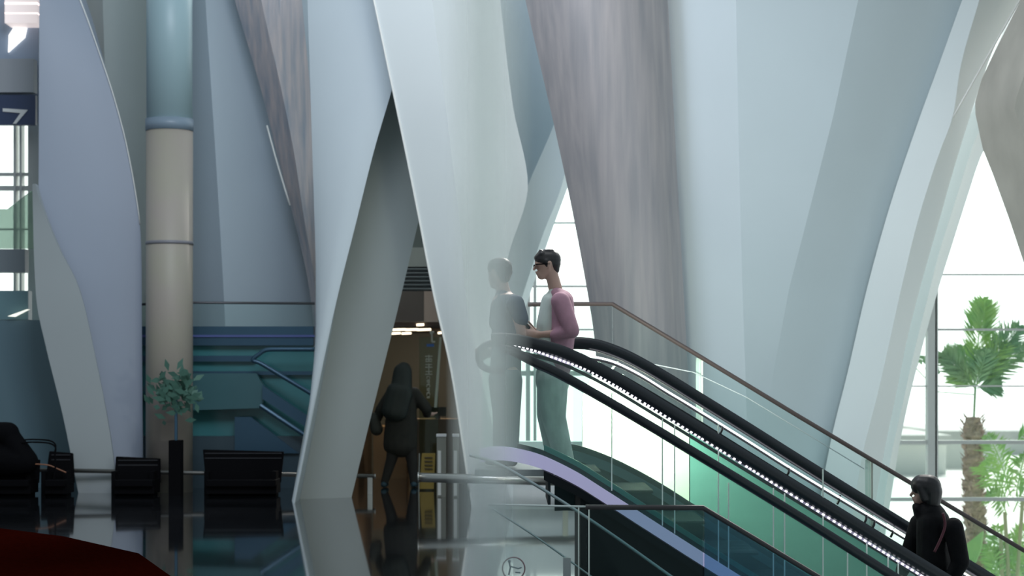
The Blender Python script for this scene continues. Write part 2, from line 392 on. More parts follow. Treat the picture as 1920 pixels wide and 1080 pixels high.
# ---------------------------------------------------------------- windows
def window(name, x0, x1, D, z0, z1, rows, cols):
    root = bpy.data.objects.new(name, None); C.objects.link(root); root.location = (x0, D, z0); root['kind'] = 'structure'
    MB().box((x0, D, z0), (x1, D+.02, z1)).build('pane', G_clear, root)
    mm = mat('mullion_pale', (.55, .56, .55), .5)
    for z, t in rows: MB().box((x0, D-.04, z-t/2), (x1, D+.06, z+t/2)).build('mullion', mm, root)
    for x, t in cols: MB().box((x-t/2, D-.08, z0), (x+t/2, D+.10, z1)).build('mullion', mm, root)
    return root
Z = lambda py, D: P(0, py, D).z
X = lambda px, D: P(px, 0, D).x
window('window_1', X(950, 26.5), X(1320, 26.5), 26.5, -2.6, 6.6, [(Z(418, 26.5), .02), (Z(537, 26.5), .025), (Z(618, 26.5), .025), (Z(700, 26.5), .07)], [(X(990, 26.5), .06), (X(1003, 26.5), .04)])
window('window_2', X(1600, 26.5), X(2120, 26.5), 26.5, -2.6, 6.6, [(Z(618, 26.5), .03), (Z(724, 26.5), .02), (Z(829, 26.5), .05), (Z(936, 26.5), .05), (Z(515, 26.5), .02)], [(X(1746, 26.5), .12), (X(1754, 26.5), .04)])

# left window and sign board behind column A
window('window_3', X(-60, 26.10), X(100, 26.10), 26.10, 0, 6.8, [(Z(327, 26.10), .04), (Z(353, 26.10), .06), (Z(430, 26.10), .02)], [(X(30, 26.10), .03), (X(41, 26.10), .03), (X(66, 26.10), .16)])
sg = empty('sign_board', P(35, 236, 25.50), 'dark blue hanging board with a pale angular seven mark, far left', 'sign')
MB().box(P(-30, 178, 25.50), P(70, 236, 25.60)).build('panel', mat('sign_navy', (.04, .06, .13), .4), sg)
seven = MB().prism([P(5, 203, 25.48), P(52, 206, 25.48), P(30, 232, 25.48), P(24, 232, 25.48), P(38, 212, 25.48), P(5, 209, 25.48)], (0, .03, 0)).build('seven_mark', M_white, sg)
sl = MB().box(P(-30, 110, 25.50), P(70, 177, 25.70)).build('pelmet_board', mat('grey_pelmet', (.40, .42, .45), .5)); tag(sl, 'plain grey board above the dark blue hanging sign', 'board')
hl = MB().prism([P(25, 52, 25.76), P(50, 52, 25.76), P(46, 70, 25.76), P(15, 98, 25.76), P(16, 66, 25.76)], (0, .06, 0)).build('wedge_lamp', mat('wedge_lamp_glow', (1, .98, .95), .5, emis=(1, .97, .93), es=1.1)); tag(hl, 'white glowing wedge shaped lamp high at the far left', 'lamp')
for k, (y0, y1) in enumerate([(0, 8), (14, 26), (33, 43)]):
    o = MB().box(P(22, y0, 25.76), P(70, y1, 25.40)).build('ceiling_lamp', mat('band_lamp_glow', (1, .9, .88), .5, emis=(.95, .82, .80), es=.55))
    tag(o, ['pinkish strip lamp, topmost of the stack above the wedge lamp', 'pinkish strip lamp, middle of the stack above the wedge lamp', 'pinkish strip lamp, lowest, right above the wedge lamp'][k], 'lamp', 'strip lamps above the wedge lamp')
bk = MB().box(P(-60, -140, 25.80), P(76, 236, 25.90)).build('wall_left', mat('upper_blue_wall', (.36, .44, .56), .5)); struct(bk)
# lower left: green glass box wall, dark band
gw = MB().prism([P(-60, 392, 25.50), P(14, 392, 25.50), P(58, 358, 25.50), P(80, 358, 25.50), P(80, 466, 25.50), P(-60, 466, 25.50)], (0, .05, 0)).build('green_glass_panel', glass('sea_green_glass', (.62, .72, .66), .2, .35, (.42, .5, .46))); tag(gw, 'pale green glass panel with a slanted top below the left window', 'glass panel')
wl = MB().box(P(-80, 600, 25.20), P(175, pz(0, 25.20), 25.50)).build('wall_left_low', mat('dark_teal_wall', (.13, .21, .25), .4)); struct(wl)
bd = MB().box(P(-80, 467, 25.20), P(54, 512, 25.40)).build('duct_box', mat('grey_duct', (.20, .23, .25), .5)); tag(bd, 'dark grey box beam crossing the far left window', 'beam')
ts = MB().box(P(-80, 545, 25.20), P(60, 600, 25.40)).build('wall_left_band', mat('teal_band', (.16, .28, .31), .4)); struct(ts)
st = MB().prism([P(14, 593, 25.10), P(28, 594, 25.10), P(55, 580, 25.10), P(50, 580, 25.10)], (0, .03, 0)).build('wall_lamp', mat('wall_lamp_glow', (1, 1, .9), .5, emis=(1, 1, .85), es=1.0)); tag(st, 'small slanted bright lamp on the dark teal wall, far left', 'lamp')

# ---------------------------------------------------------------- teal balcony behind the lounge (left)
D0 = 25.2
bal = empty('glass_balcony', P(420, pz(0, D0), D0), 'teal glass balcony front with a thin dark handrail behind the black seats', 'balcony')
MB().tube([P(262, 571, D0), P(330, 567, D0), P(590, 569, D0)], .016, 10).build('handrail', M_dsteel, bal, smooth=True)['label'] = 'thin dark handrail'
MB().box(P(262, 568, D0+.02), P(590, 612, D0+.05)).build('upper_glass', G_clear, bal)
MB().box(P(262, 612, D0), P(590, 648, D0+.15)).build('beam', M_darkblue, bal)
MB().box(P(262, 628, D0-.02), P(590, 632, D0)).build('trim_line', mat('indigo_trim', (.10, .13, .35), .4), bal)
MB().box(P(262, 648, D0+.1), P(590, 818, D0+.2)).build('teal_panel', M_tealb, bal)
MB().box(P(262, 667, D0+.02), P(480, 678, D0+.10)).build('rail', M_darkblue, bal)
MB().box(P(300, 696, D0+.02), P(590, 703, D0+.09)).build('rail', M_darkblue, bal)
MB().box(P(262, 818, D0-.1), P(575, pz(0, D0), D0+.2)).build('base_wall', mat('dark_blue_base', (.05, .08, .10), .3), bal)
# distant escalator in front of the balcony
D1 = 24.95
es = empty('distant_escalator', P(520, pz(0, D1), D1), 'small distant escalator with dark handrails in front of the teal balcony', 'escalator')
def rail_path(pts, D): return [P(x, y, D) for x, y in cr_spline(pts, 6)]
MB().tube(rail_path([(590, 655), (530, 655), (500, 656), (486, 664), (474, 675), (490, 682), (530, 706), (590, 742)], D1), .028, 10).build('handrail', M_darkblue, es, smooth=True)
MB().prism([P(492, 722, D1), P(510, 735, D1), P(588, 788, D1), P(588, 810, D1), P(492, 748, D1)], (0, .1, 0)).build('side_panel', M_darkblue, es)
MB().tube([P(488, 760, D1), P(590, 828, D1)], .03, 8).build('lower_rail', M_darkblue, es)
MB().prism([P(300, 700, D1+.1), P(480, 700, D1+.1), P(498, 730, D1+.1), P(490, 765, D1+.1), P(340, 770, D1+.1), P(262, 730, D1+.1)], (0, .12, 0)).build('balustrade_end', mat('murky_teal', (.06, .15, .17), .3), es)
MB().prism([P(440, 782, D1+.1), P(470, 782, D1+.1), P(560, 850, D1+.1), P(440, 850, D1+.1)], (0, .12, 0)).build('base_wedge', M_darkblue, es)
for k, xx in enumerate((292, 318)):
    pass
# leafy plant blob on the balcony
pl = empty('potted_plant', P(330, pz(0, 23.7), 23.7), 'blurred bushy green plant in a dark pot before the cream reflected column', 'plant')
mb = MB()
for k in range(130):
    q = P(328+random.gauss(0, 24), 738+random.gauss(0, 20), 23.65+random.uniform(-.1, .1)); d = Vector((random.uniform(-1, 1), random.uniform(-.5, .5), random.uniform(-.2, 1))).normalized()
    s_ = d.cross(Vector((.2, 1, .1))).normalized()*.035; L = random.uniform(.10, .2)
    mb.add([q, q+d*L*.5+s_, q+d*L, q+d*L*.5-s_], [(0, 1, 2, 3)])
mb.build('foliage', mat('muted_leaf', (.07, .17, .13), .6), pl)
MB().tube([P(330, 745, 23.65), P(330, 830, 23.65)], .02).build('stem', M_darkblue, pl)
MB().box(P(316, 826, 23.55), P(344, pz(0, 23.7), 23.75)).build('planter', M_black, pl)

# ---------------------------------------------------------------- shop interior seen through the opening
shop = []
Ds = 26.2
def sbox(x0, y0, x1, y1, D, T, m, name):
    o = MB().box(P(x0, y0, D), P(x1, y1, D)+Vector((0, T, 0))).build(name, m); return o
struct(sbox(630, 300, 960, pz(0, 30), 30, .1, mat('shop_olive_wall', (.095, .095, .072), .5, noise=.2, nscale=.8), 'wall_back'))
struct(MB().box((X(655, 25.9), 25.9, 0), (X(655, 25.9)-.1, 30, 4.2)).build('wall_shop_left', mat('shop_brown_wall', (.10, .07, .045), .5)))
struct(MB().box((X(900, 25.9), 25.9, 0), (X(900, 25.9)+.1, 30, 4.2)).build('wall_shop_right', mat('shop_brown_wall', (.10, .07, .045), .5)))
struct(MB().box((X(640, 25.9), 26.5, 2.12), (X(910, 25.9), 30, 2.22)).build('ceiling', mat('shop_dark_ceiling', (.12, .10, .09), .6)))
# fascia bands above the shop front
D2 = 25.9
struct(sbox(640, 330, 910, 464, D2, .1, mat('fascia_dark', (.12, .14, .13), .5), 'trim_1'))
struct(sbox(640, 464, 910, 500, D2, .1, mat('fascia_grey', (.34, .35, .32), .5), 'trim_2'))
lv = empty('louvre_vent', P(785, 546, D2), 'horizontal grey louvre vent high above the shop opening', 'vent')
MB().box(P(640, 500, D2+.05), P(910, 546, D2+.12)).build('backing', mat('vent_dark', (.05, .055, .06), .6), lv)
for k in range(6): MB().prism([P(640, 503+k*7.4, D2-.02), P(910, 503+k*7.4, D2-.02), P(910, 507+k*7.4, D2+.04), P(640, 507+k*7.4, D2+.04)], (0, 0, -.012)).build('slat', mat('vent_slat', (.22, .24, .25), .4), lv)
fb = empty('shop_fascia', P(785, 604, D2), 'dark warm brown fascia panel with a pale end section above the lamps', 'panel')
MB().box(P(640, 546, D2), P(795, 604, D2+.1)).build('dark_panel', mat('fascia_brown', (.13, .10, .085), .35, noise=.3, nscale=1), fb)
MB().box(P(795, 546, D2), P(822, 604, D2+.1)).build('pale_panel', mat('fascia_pink', (.45, .33, .27), .4), fb)
MB().box(P(822, 546, D2), P(910, 604, D2+.1)).build('end_panel', mat('fascia_brown', (.13, .10, .085), .35), fb)
for k, (x, y, l, dl) in enumerate([(748, 618, 26, 26.6), (772, 618, 24, 26.6), (795, 618, 26, 26.6), (742, 625, 18, 29), (762, 625, 18, 29), (788, 609, 14, 26.38), (826, 624, 10, 28.6)]):
    o = MB().tube([P(x-l/2, y+.4, dl), P(x+l/2, y-.4, dl)], .016, 8).build('tube_lamp', mat('warm_tube', (1, .9, .7), .5, emis=(1, .85, .62), es=2.6), None)
    tag(o, ['warm tube lamp above the dark haired shopper, first of the brighter upper row', 'warm tube lamp in the middle of the brighter upper row over the shop', 'warm tube lamp, last of the brighter upper row over the shop', 'faint warm tube lamp, first of the lower pair over the shop', 'faint warm tube lamp, second of the lower pair over the shop', 'short warm tube lamp above the upper row, topmost', 'tiny warm tube lamp nearest the white middle column'][k], 'lamp', 'warm tube lamps under the shop ceiling')
struct(sbox(640, 604, 910, 612, 26.4, .1, mat('fascia_brown', (.13, .10, .085), .35), 'trim_3'))
area('shop_lamp', P(790, 632, 27.3), P(780, 900, 28), 1.2, 30, (1.0, .84, .62), .6)
# glass leaf with vertical lettering
gp = empty('shop_glass_door', P(812, pz(0, 26.3), 26.3), 'shop glass leaf with a white edge and vertical white lettering', 'glass door')
gl_ = MB().box(P(786, 632, 26.3), P(822, pz(0, 26.3), 26.33)).build('glass_leaf', glass('shop_glass', (.75, .80, .72), .15), gp)
MB().prism([P(824, 632, 26.28), P(828, 632, 26.28), P(819, 764, 26.28), P(814, 764, 26.28)], (0, .05, 0)).build('edge_strip', mat('pale_strip', (.55, .60, .50), .4), gp)
def strokes(segs, cx, cy, s, D, r=.006):
    mb = MB()
    for x0, y0, x1, y1 in segs: mb.tube([P(cx+x0*s, cy+y0*s, D), P(cx+x1*s, cy+y1*s, D)], r, 6)
    return mb
M_let = mat('white_lettering', (.62, .64, .58), .5)
strokes([(-.5, -1, .5, -1), (0, -1, 0, 1), (0, 1, .6, 1), (-.3, -.6, .3, -1)], 810, 632, 9, 26.2, .012).build('mark', M_let, gl_)
MB().box(P(800, 645, 26.25), P(814, 650, 26.27)).build('logo_bar', mat('blue_logo', (.05, .16, .5), .4), gl_)
glyphs = [[(-1, -.6, 1, -.6), (0, -1, 0, 1), (-.9, .9, .9, .9), (-.5, -.1, -.9, .5), (.5, -.1, .9, .5), (-.5, .3, .5, .3)],
          [(-.9, -.7, .9, -.7), (0, -1, 0, .9), (-1, .1, 1, .1)], [(-.9, -.2, .9, -.2), (0, -.9, 0, .5), (-1, .6, 1, .6)]]
for g, cy in zip(glyphs, (672, 688, 698)): strokes(g, 804, cy, 6.5, 26.25).build('character', M_let, gl_)
for k in range(8):      # small letters running down
    g = [[(-.8, -.6, .8, -.6), (-.8, -.6, -.8, .6), (.8, -.6, .8, .6)], [(-.8, 0, .8, 0), (-.8, .5, .8, .5), (.8, -.4, -.8, 0)], [(-.8, -.5, .8, -.5), (.8, -.5, 0, .2), (0, .2, .8, .6), (-.8, .6, .8, .6)]][k % 3]
    strokes(g, 803, 708+k*5.2, 3.4, 26.25, .004).build('letter', M_let, gl_)
# counter, screen, posts, yellow board
ct = MB().box(P(770, 786, 27.0), P(900, pz(0, 27.0), 27.6)).build('counter', mat('counter_brown', (.12, .09, .06), .4)); tag(ct, 'brown counter behind the dark haired shopper, under the dark screen', 'counter')
lc = MB().box(P(700, 800, 27.4), P(768, pz(0, 27.4), 28.2)).build('display_plinth', mat('plinth_brown', (.17, .11, .055), .5)); tag(lc, 'low brown plinth seen between the legs of the dark haired shopper', 'plinth')
scn = empty('screen', P(820, 785, 26.9), 'dark flat screen on the brown shop counter', 'screen')
MB().box(P(806, 763, 27.1), P(837, 780, 27.15)).build('display', mat('screen_dark', (.03, .035, .03), .3), scn)
MB().box(P(816, 780, 27.1), P(826, 785.6, 27.2)).build('foot', M_dsteel, scn)
cp = MB().tube([P(786, 786, 27.2), P(790, 812, 27.0)], .05).build('orange_bag', mat('tan_bag', (.5, .28, .14), .6)); cp.location.z = 0
bpy.data.objects.remove(cp)
for k, (x0, x1) in enumerate(((819, 836), (849, 860))):
    Dp = 23.4 - .1*k
    po = empty('gate_post', P((x0+x1)/2, pz(0, Dp), Dp), ['pale square gate post with a bright cap, nearest the shopper', 'pale square gate post half behind the white middle column'][k], 'post', 'gate posts before the shop')
    MB().box(P(x0, 818, Dp), P(x1, pz(0, Dp), Dp+.12)).build('shaft', mat('post_grey', (.26, .265, .22), .4), po)
    MB().box(P(x0-1, 814, Dp-.01), P(x1+1, 818, Dp+.13)).build('cap', M_white, po)
    MB().box(P(x0+2, 845, Dp-.012), P(x0+8, pz(0.02, Dp), Dp)).build('face_strip', mat('post_strip', (.75, .76, .70), .4), po)
yb = empty('yellow_notice_stand', P(805, pz(0, 24.6), 24.6), 'yellow floor notice stand behind the gate posts', 'sign')
yb_ = MB().prism([P(791, 850, 24.6), P(816, 850, 24.6), P(813, pz(0.02, 24.6), 24.6), P(786, pz(0.02, 24.6), 24.6)], (0, .04, 0)).build('board', mat('notice_yellow', (.26, .18, .03), .6), yb)
for k in range(4): MB().box(P(796, 857+k*7, 24.58), P(811, 859+k*7, 24.6)).build('text_line', mat('notice_ink', (.06, .045, .02), .6), yb_)
MB().tube([P(786, 850, 24.5), P(785, pz(0, 24.5), 24.5)], .008).build('side_rod', M_steel, yb)

# ---------------------------------------------------------------- low steel rails and seats on the polished floor
def floor_rail(x0, x1, y0, y1, D, r, posts, label):
    root = empty('floor_rail', P((x0+x1)/2, pz(0, D), D), label, 'rail')
    a = P(x0, y0, D); b = P(x1, y1, D)
    MB().tube([a, b], r, 20).build('tube', M_steel if r > .04 else mat('dull_steel', (.16, .16, .15), .5, metal=.8), root, smooth=True)
    for x in posts:
        t = (x-x0)/(x1-x0); q = a+(b-a)*t; MB().box((q.x-.03, D-.02, 0), (q.x+.03, D+.02, q.z)).build('post', M_steel, root)
    for q, s_ in ((a, -1), (b, 1)): MB().tube([q, q+Vector((s_*.015, 0, 0))], r*1.15, 20).build('end_cap', M_steel, root, smooth=True)
    return root
Dr = 21.1
floor_rail(786, 1078, 895, 903, Dr, .052, (1060,), 'thick polished steel tube rail low across the foot of the white middle column')
floor_rail(-40, 702, 879, 893, 23.99, .026, (694,), 'long thin steel tube rail running low behind the black seats')
Dq = 23.9
def seat(x0, x1, x0b, x1b, ytop, label, slats):
    root = empty('bench_seat', P((x0+x1)/2, pz(0, Dq), Dq), label, 'seat', 'black seats on the polished floor')
    y0 = pz(0, Dq)
    bk_ = MB().prism([P(x0, ytop, Dq), P(x1, ytop+4, Dq), P(x1b, 906, Dq-.05), P(x0b, 906, Dq-.05)], (0, .06, 0)).build('backrest', M_black, root, bevel=.01)
    MB().box(P(x0b, 900, Dq-.5), P(x1b, 908, Dq)).build('seat', M_black, root, bevel=.01)
    MB().box(P(x0b, 908, Dq-.45), P(x1b, 922, Dq-.05)).build('under_panel', M_black, root)
    for x in (x0b+6, x1b-10): MB().box((X(x, Dq), Dq-.35, 0), (X(x+8, Dq), Dq-.1, .3)).build('leg', M_black, root)
    MB().box((X(x0b+4, Dq), Dq-.3, .0), (X(x1b-4, Dq), Dq-.28, .3)).build('kick_panel', M_black, root)
    for k in range(slats): MB().box(P(x0+4, ytop+6+k*9, Dq-.02), P(x1-4, ytop+8+k*9, Dq)).build('slat', mat('slat_dark', (.02, .02, .025), .3), bk_)
    return root
seat(380, 532, 386, 526, 843, 'square black seat standing alone before the pale leaning column', 2)
seat(217, 300, 214, 300, 856, 'black slatted seat between the lone square seat and the arm chair', 4)
seat(92, 136, 84, 139, 846, 'black arm chair seat beside the dark bag, far left', 2)
arm = empty('chair_armrest', P(75, 900, Dq-.3), 'thin curved black armrest loop beside the dark bag', 'armrest')
for k, dy in enumerate((0, 5)):
    MB().tube([P(x, y+dy, Dq-.35-.1*k) for x, y in cr_spline([(30, 826), (60, 824), (92, 826), (104, 834), (103, 848), (104, 870), (100, 900), (98, pz(0, Dq)-dy)], 5)], .010).build('loop', M_black, arm, smooth=True)
seat(-60, 74, -60, 72, 858, 'black seat carrying the dark slouched bag, far left', 1)
bagr = empty('slouched_bag', P(10, 905, Dq-.25), 'large black slouched bag on the far left seat', 'bag')
mb = MB()
mb.capsule(P(-30, 815, Dq-.36), .16, P(15, 812, Dq-.36), .14); mb.capsule(P(-30, 860, Dq-.36), .22, P(36, 866, Dq-.36), .18); mb.capsule(P(15, 815, Dq-.36), .13, P(48, 866, Dq-.36), .16)
mb.build('bag_body', M_black, bagr, remesh=.02, smooth_it=6)
MB().tube([P(x, y, Dq-.42) for x, y in cr_spline([(60, 870), (90, 872), (110, 880), (124, 886)], 4)], .008).build('strap', mat('strap_tan', (.30, .13, .07), .5), bagr, smooth=True)
# red carpet in the foreground
rc = MB().prism([P(-60, 985, H*F/(985-HY)), P(120, 1008, H*F/(1008-HY)), P(260, 1040, H*F/(1040-HY)), P(330, 1090, H*F/(1090-HY)), P(-60, 1090, H*F/(1090-HY))], (0, 0, .012)).build('carpet', mat('dark_red_carpet', (.011, .0012, .0006), 1.0, noise=.4, nscale=30, spec=0)); tag(rc, 'dark red carpet corner on the polished floor, bottom left', 'carpet')

# ---------------------------------------------------------------- escalator
ZL = .80                    # landing height
DN, DF = 14.5, 15.75        # near and far balustrade planes
DM = 15.1
L3 = [(922, 645), (940, 644), (965, 646), (1004, 654), (1050, 667), (1100, 690), (1150, 717), (1200, 747), (1300, 808), (1500, 930), (1700, 1052), (1840, 1137)]
L3led = [(958, 645), (1000, 657), (1050, 675), (1100, 694), (1150, 721), (1200, 751), (1300, 813), (1400, 875), (1640, 1025), (1840, 1149)]
L2 = [(1060, 652), (1085, 650), (1120, 655), (1160, 669), (1200, 689), (1250, 718), (1300, 749), (1400, 811), (1500, 874), (1700, 998), (1860, 1097), (1960, 1159)]
L2led = [(1104, 667), (1150, 678), (1200, 702), (1250, 733), (1300, 763), (1400, 825), (1500, 888), (1700, 1008), (1860, 1107), (1960, 1169)]
L4 = [(940, 650), (965, 656), (1004, 676), (1040, 692), (1100, 725), (1200, 783), (1300, 843), (1500, 965), (1700, 1092), (1800, 1155)]
L5 = [(900, 842), (930, 838), (970, 842), (1020, 856), (1080, 885), (1130, 916), (1200, 961), (1300, 1025), (1400, 1088), (1500, 1150)]
LU = [(1040, 838), (1075, 838), (1110, 848), (1150, 864), (1200, 889), (1250, 918), (1300, 950), (1400, 1012), (1500, 1074), (1600, 1135)]
def path(pts, D, n=6, dy=0): return [P(x, y+dy, D) for x, y in cr_spline(pts, n)]
def band(pts, D, top, bot, T):
    """ribbon prism following a traced line: 'top' px above and 'bot' px below it, T metres deep"""
    s_ = cr_spline(pts, 6); up = [P(x, y-top, D) for x, y in s_]; lo = [P(x, y+bot, D) for x, y in s_]
    n = len(s_); vs = up+lo+[p+Vector((0, T, 0)) for p in up]+[p+Vector((0, T, 0)) for p in lo]; fs = []
    for i in range(n-1):
        fs += [(i, i+1, n+i+1, n+i), (2*n+i, 3*n+i, 3*n+i+1, 2*n+i+1), (i, 2*n+i, 2*n+i+1, i+1), (n+i, n+i+1, 3*n+i+1, 3*n+i)]
    fs += [(0, n, 3*n, 2*n), (n-1, 3*n-1, 4*n-1, 2*n-1)]
    return MB().add(vs, fs)
esc = empty('escalator', P(1000, pz(ZL-.9, DM), DM), 'long glass sided escalator with black handrails and white light strips, running down to the right', 'escalator')
prof = [(-.018, -.045), (.0, -.05), (.02, -.045), (.032, -.025), (.032, .025), (.02, .045), (.0, .05), (-.018, .045)]
def newel_wrap(pts): return pts
hn = MB(); hn.sweep(path(L3, DN), [(u*2.0-.044, v) for u, v in prof]).build('handrail', M_blackrub, esc, smooth=True)
band([(x, y+14) for x, y in L3[1:]], DN+.02, 4, 3, .03).build('handrail_guide', M_dsteel, esc)
# newel end: handrail turns back under at the landing
MB().sweep([P(x, y, DN) for x, y in cr_spline([(922, 645), (906, 652), (899, 668), (904, 684), (920, 692), (945, 694)], 5)], prof).build('handrail_return', M_blackrub, esc, smooth=True)
led = MB()
s_ = cr_spline(L3led, 26)
acc = 0; last = P(*s_[0], DN-.035)
for x, y in s_[1:]:
    q = P(x, y, DN-.035)
    if (q-last).length > .030:
        d = (q-last).normalized(); last = q; n_ = Vector((-d.z, 0, d.x))
        led.prism([q-d*.009-n_*.007, q+d*.009-n_*.007, q+d*.009+n_*.007, q-d*.009+n_*.007], (0, .02, 0))
led.build('led_strip', M_led, esc)['label'] = 'dotted white light strip'
band(L3led, DN-.012, 3.2, 3.2, .02).build('led_channel', mat('led_channel_violet', (.35, .33, .42), .4), esc)
MB().sweep(path(L2, DF), [(u*2.0-.044, v) for u, v in prof]).build('handrail', M_blackrub, esc, smooth=True)
band(L2led, DF-.05, 2.0, 2.0, .03).build('led_strip', M_led, esc)['label'] = 'continuous white light strip'
band([(x, y+4) for x, y in L2led], DF-.03, 1, 3, .03).build('handrail_guide', M_dsteel, esc)
# inner black cap running between both handrails
LI = [(x, y) for x, y in [(975, 660), (1100, 706), (1200, 741), (1300, 795), (1500, 915), (1700, 1037), (1850, 1128)]]
band([(1090, 668), (1150, 699), (1200, 727), (1300, 787), (1400, 849), (1500, 911), (1700, 1034), (1850, 1125)], DN+.9, 6, 3, .05).build('inner_cap', M_blackrub, esc)
MB().sweep(path([(1090, 675), (1150, 704), (1200, 733), (1300, 792), (1500, 915), (1700, 1038), (1850, 1130)], DN+.88), [(-.006, -.01), (.006, -.01), (.006, .01), (-.006, .01)]).build('cap_trim', M_steel, esc)['label'] = 'thin bright steel line'
# near guard handrail under the first one
MB().sweep(path(L4, DN-.35, dy=4), [(u*1.35-.008, v) for u, v in prof]).build('lower_handrail', M_blackrub, esc, smooth=True)
band([(x, y+11) for x, y in L4[2:]], DN-.33, 3, 4, .03).build('lower_handrail_guide', mat('guide_teal', (.05, .12, .14), .3, metal=.5), esc)
# glass balustrades
def between(top, bot, D, x0, x1, T, n=60):
    tt = sorted([(x, y) for x, y in cr_spline(top, 8)]); bb = sorted([(x, y) for x, y in cr_spline(bot, 8)])
    def at(tab, x):
        if x <= tab[0][0]: return tab[0][1]
        for i in range(len(tab)-1):
            if tab[i][0] <= x <= tab[i+1][0]: return tab[i][1]+(tab[i+1][1]-tab[i][1])*(x-tab[i][0])/max(1e-6, tab[i+1][0]-tab[i][0])
        return tab[-1][1]+(x-tab[-1][0])*.6
    up = []; lo = []
    for i in range(n+1):
        x = x0+(x1-x0)*i/n; up.append(P(x, at(tt, x), D)); lo.append(P(x, max(at(bb, x), at(tt, x)+1), D))
    k = n+1; t = Vector((0, T, 0)); vs = up+lo+[p+t for p in up]+[p+t for p in lo]; fs = []
    for i in range(n):
        fs += [(i, i+1, k+i+1, k+i), (2*k+i, 3*k+i, 3*k+i+1, 2*k+i+1), (i, 2*k+i, 2*k+i+1, i+1), (k+i, k+i+1, 3*k+i+1, 3*k+i)]
    fs += [(0, k, 3*k, 2*k), (k-1, 3*k-1, 4*k-1, 2*k-1)]
    return MB().add(vs, fs)
between([(x, y+8) for x, y in L3], L5, DN+.01, 905, 1840, .012).build('near_glass', G_green, esc)
between([(x, y+8) for x, y in L2], LU, DF+.01, 1075, 1950, .012).build('far_glass', G_clear, esc)
for x, ya, yb2 in [(1147, 735, 920), (1242, 785, 985), (1265, 797, 1000), (1347, 795, 1055), (1366, 905, 1090), (1450, 915, 1110), (1471, 925, 1120), (1543, 880, 1160), (1589, 1020, 1180), (1625, 1010, 1180), (1665, 1035, 1180), (1684, 1050, 1180)]:
    MB().box(P(x-.9, ya, DN-.01), P(x+.9, yb2, DN+.005)).build('glass_seam', mat('polished_glass_edge', (.80, .88, .82), .25), esc)
for x, y in [(1355, 797), (1480, 876), (1575, 928), (1625, 965), (1675, 990), (1640, 975)]:
    MB().tube([P(x, y, DF-.04), P(x-1, y+9, DF-.04), P(x-5, y+17, DF-.02)], .010, 6).build('rail_bracket', M_dsteel, esc)
# decks, skirts, truss
band(L5, DN-.10, 0, 25, .16).build('lit_deck', M_lavled, esc)['label'] = 'lavender lit deck strip'
band([(x, y-16) for x, y in L5[3:]], DN+.02, 6, 5, .03).build('teal_stripe', mat('teal_stripe', (.10, .26, .24), .3, metal=.3), esc)
band([(x, y-6) for x, y in L5[2:]], DN+.03, 5, 5, .06).build('deck_shadow_gap', M_blackrub, esc)
band([(x, y+30) for x, y in L5[3:]], DN-.08, 3, 14, .1).build('lower_channel', M_truss, esc)
band(LU, DF-.03, 3, 120, .08).build('far_skirt', M_truss2, esc)
band([(x, y+16) for x, y in LU], DF-.05, 9, 9, .02).build('skirt_stripe', mat('slate_stripe', (.10, .17, .20), .35, metal=.3), esc)
MB().sweep(path(LU, DF-.04, dy=-3), [(-.008, -.02), (.008, -.02), (.008, .02), (-.008, .02)]).build('skirt_trim', M_dsteel, esc)
MB().prism([P(x, y+28, DN-.02) for x, y in cr_spline(L5[4:], 4)]+[P(1500, 1400, DN-.02), P(1088, 1400, DN-.02), P(1088, 916, DN-.02)], (0, 1.3, 0)).build('truss_cladding', M_truss, esc)
L6 = [(880, 853), (930, 868), (985, 898), (1060, 944), (1150, 1004), (1250, 1075), (1300, 1110)]
MB().tube(path(L6, DN-.2), .012, 8).build('cladding_trim', mat('bluish_trim', (.40, .48, .50), .35, metal=.5), esc, smooth=True)
MB().tube(path([(925, 955), (1010, 1010), (1110, 1082), (1160, 1118)], DN-.3), .007, 8).build('cladding_trim', mat('bluish_trim', (.40, .48, .50), .35, metal=.5), esc, smooth=True)
# landing slab and steps
lz = ZL
xl0, xl1 = X(893, DM), X(1030, DM)
MB().box((xl0, DN+.05, lz-.05), (xl1, DF-.05, lz)).build('landing_plate', mat('landing_steel', (.25, .28, .28), .3, metal=.7), esc)
run, rise = .40, .235
for k in range(16):
    x0 = xl1+k*run-.02; z1 = lz-max(0, (k-.3))*rise-(0 if k else .02)
    m_ = MB(); m_.box((x0, DN+.1, z1-.02), (x0+run, DF-.1, z1)); m_.box((x0, DN+.1, z1-rise-.02), (x0+.02, DF-.1, z1-.01))
    for j in range(0): pass
    for j in range(18): m_.box((x0+.02, DN+.12+j*.055, z1), (x0+run, DN+.14+j*.055, z1+.006))
    m_.build('step', mat('step_grey', (.03, .045, .05), .6, metal=.3), esc)

# ---------------------------------------------------------------- teal wall behind the escalator, stair balustrades
DT = 16.6
tp = MB().prism([P(1112, 700, DT), P(1200, 738, DT), P(1292, 792, DT), P(1292, 1500, DT), P(1092, 1500, DT), P(1092, 740, DT)], (0, .12, 0)).build('wall_escalator_pale', mat('pale_green_panel', (.80, .86, .72), .35)); struct(tp)
tw = MB().prism([P(1294, 793, DT), P(1300, 797, DT), P(1400, 858, DT), P(1500, 919, DT), P(1600, 980, DT), P(1690, 1036, DT), P(1690, 1500, DT), P(1294, 1500, DT)], (0, .12, 0)).build('wall_escalator', M_teal); struct(tw)
area('panel_fill', P(1150, 735, 15.95), P(1180, 800, DT), .5, 38, (1, .99, .86), .3)  # added lamp that brightens the panels near the landing
area('panel_fill_low', P(1110, 700, 15.9), P(1300, 900, DT), .5, 20, (1, 1, .86), .3)  # second added lamp, gives the panels a falloff to the right
D7 = 17.4
L1 = [(990, 571), (1060, 570), (1148, 570)]
